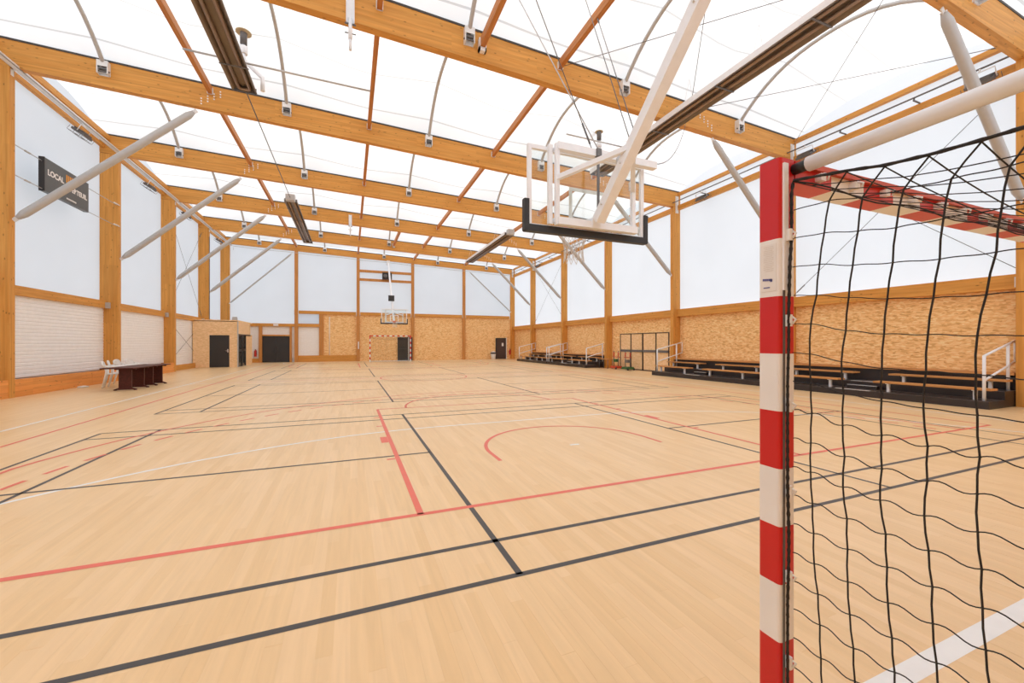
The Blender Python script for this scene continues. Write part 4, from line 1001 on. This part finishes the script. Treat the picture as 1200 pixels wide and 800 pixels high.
for z, nm in ((6.76, 'upper'), (5.95, 'lower')):
    obj('hanging_wire', MB().tube([(sx - .05, F[3], z), (sx - .05, 15.98, z)], .012, 6).tube([(sx - .05, 15.3, z), (sx - .05, 15.5, z)], .025, 6), 'steel_tube', sg)
    obj('hanging_wire', MB().tube([(sx - .05, 18.10, z), (sx - .05, F[4] - TH, z)], .012, 6), 'steel_tube', sg)
    obj('wire_strap', MB().tube([(sx + .02, F[4] - TH + .02, z), (sx + .02, F[4] - TH - .35, z)], .022, 6), 'white', sg)

# ================================================================== SMALL THINGS BY THE WALLS
def extinguisher(x, y, z, label, side):
    t = thing('fire_extinguisher', label, 'extinguisher', (x, y, z), 'red fire extinguishers')
    obj('bracket', MB().box(x - .03, x + .03, y + .07, YB - (.20 if side else .075), z + .2, z + .34), 'black', t)
    obj('cylinder', MB().lathe([(.07, 0), (.085, .02), (.085, .40), (.06, .46), (.03, .49)], (x, y, z), 14), 'extred', t)
    obj('valve', MB().lathe([(.02, .49), (.025, .55)], (x, y, z), 8).box(x - .015, x + .015, y - .1, y + .02, z + .55, z + .57), 'black', t)
    obj('hose', MB().tube([(x, y - .02, z + .52), (x + .09, y - .05, z + .45), (x + .1, y - .05, z + .15)], .014, 6), 'black', t)
extinguisher(-6.62, YB - .26, .45, 'red fire extinguisher beside the black double door', 0)
extinguisher(13.9, YB - .45, .40, 'red fire extinguisher in the corner between brown door and last bleacher', 1)
t = thing('waste_bin', 'white waste bin with black rim beside the dark brown door', 'bin', (12.28, YB - .38, 0))
obj('body', MB().lathe([(.17, 0), (.19, .02), (.23, .52)], (12.28, YB - .38, 0), 16), 'plastic', t); obj('rim', MB().lathe([(.25, .50), (.27, .52), (.27, .60), (.23, .62)], (12.28, YB - .38, 0), 16), 'black', t)
obj('lid', MB().lathe([(.23, .62), (.2, .68), (.06, .72)], (12.28, YB - .38, 0), 16), 'plastic', t)
t = thing('loudspeaker', 'black loudspeaker between two timber rails high on the far wall', 'speaker', (2.85, YB - .4, 6.8))
obj('cabinet', MB().box(2.48, 3.24, YB - .5, YB - .2, 6.8, 7.36), 'door_brown', t); obj('grille', MB().box(2.52, 3.2, YB - .515, YB - .5, 6.84, 7.32), 'black', t)
obj('driver', MB().tube([(2.72, YB - .515, 7.08), (2.72, YB - .53, 7.08)], [.16, .12], 16), 'dark_steel', t); obj('horn', MB().box(2.95, 3.15, YB - .525, YB - .515, 6.95, 7.2), 'dark_steel', t)
tag(obj('emergency_light', MB().box(-5.45, -5.12, YB - .26, YB - .2, 2.80, 2.94), 'white', origin=(-5.3, YB - .23, 2.8)), 'white emergency light box above the black double door', 'lamp')
tag(obj('wall_bracket', MB().box(-.02 + .6, .66, YB - .36, YB - .28, 1.0, 1.6), 'white', origin=(.63, YB - .3, 1.0)), 'narrow white box on the post beside the distant goal', 'box')
tag(obj('cable_line', MB().tube([(-8.0, YB - .35, 8.35)] + [(-8 + 22 * k / 12, YB - .35, ztop(-8 + 22 * k / 12) - .75 - (.05 if k % 2 else 0)) for k in range(13)], .015, 5), 'steel_tube', origin=(-8, YB - .35, 8.3)), 'thin cable running along under the gable beam', 'cable')
tag(obj('white_conduit', MB().tube([(-1.55, YB - .1, .5), (-1.55, YB - .1, 3.6)], .03, 6), 'white', origin=(-1.55, YB - .1, .5)), 'thin white conduit on the strand board between white panels and distant goal', 'conduit')
# wheeled game-post stands by the boarded doors
def post_stand(x, y, base_mat, label, n):
    t = thing('post_stand', label, 'post stand', (x, y, 0), 'wheeled game post stands')
    obj('base', MB().cbox(x - .22, x + .22, y - .3, y + .3, .05, .17, .05), base_mat, t)
    for sx_ in (-.2, .2): obj('wheel', MB().tube([(x + sx_ - .02, y - .26, .06), (x + sx_ + .02, y - .26, .06)], .06, 12), 'black', t)
    for k in range(n):
        yy = y - .2 + .4 * k / max(1, n - 1)
        p = obj('post', MB().tube([(x, yy, .12), (x, yy, 1.02)], .022, 8), 'dark_steel', t); obj('collar', MB().tube([(x, yy, .72), (x, yy, .95)], .034, 8), 'redor', p)
    obj('cross_rail', MB().box(x - .02, x + .02, y - .32, y + .3, .66, .70), 'redor', t)
    obj('counterweight', MB().cbox(x - .13, x + .13, y - .12, y + .12, .40, .56, .03), 'green' if base_mat == 'redor' else 'dark_steel', t)
post_stand(14.0, 18.95, 'redor', 'dark game posts on a red wheeled base, nearer the far bleacher', 2)
post_stand(13.95, 17.85, 'green', 'dark game posts on a green wheeled base, before the boarded doors', 2)
t = thing('folding_table', 'low pale-topped bench table against the column beside the post stands', 'table', (13.82, 19.7, 0))
obj('table_top', MB().box(13.62, 14.02, 19.2, 20.15, .52, .55), 'bench', t)
for xx in (13.67, 13.97):
    for yy in (19.28, 20.12): obj('leg', MB().tube([(xx, yy, 0), (xx, yy, .52)], .02, 6), 'dark_steel', t)
tag(obj('crate', MB().cbox(14.0, 14.4, 3.5, 3.95, 0, .14, .03).cbox(13.97, 14.43, 3.47, 3.98, .14, .19, .03), 'teal', origin=(14.2, 3.7, 0)), 'low grey green crate beside the near bleacher end', 'crate')
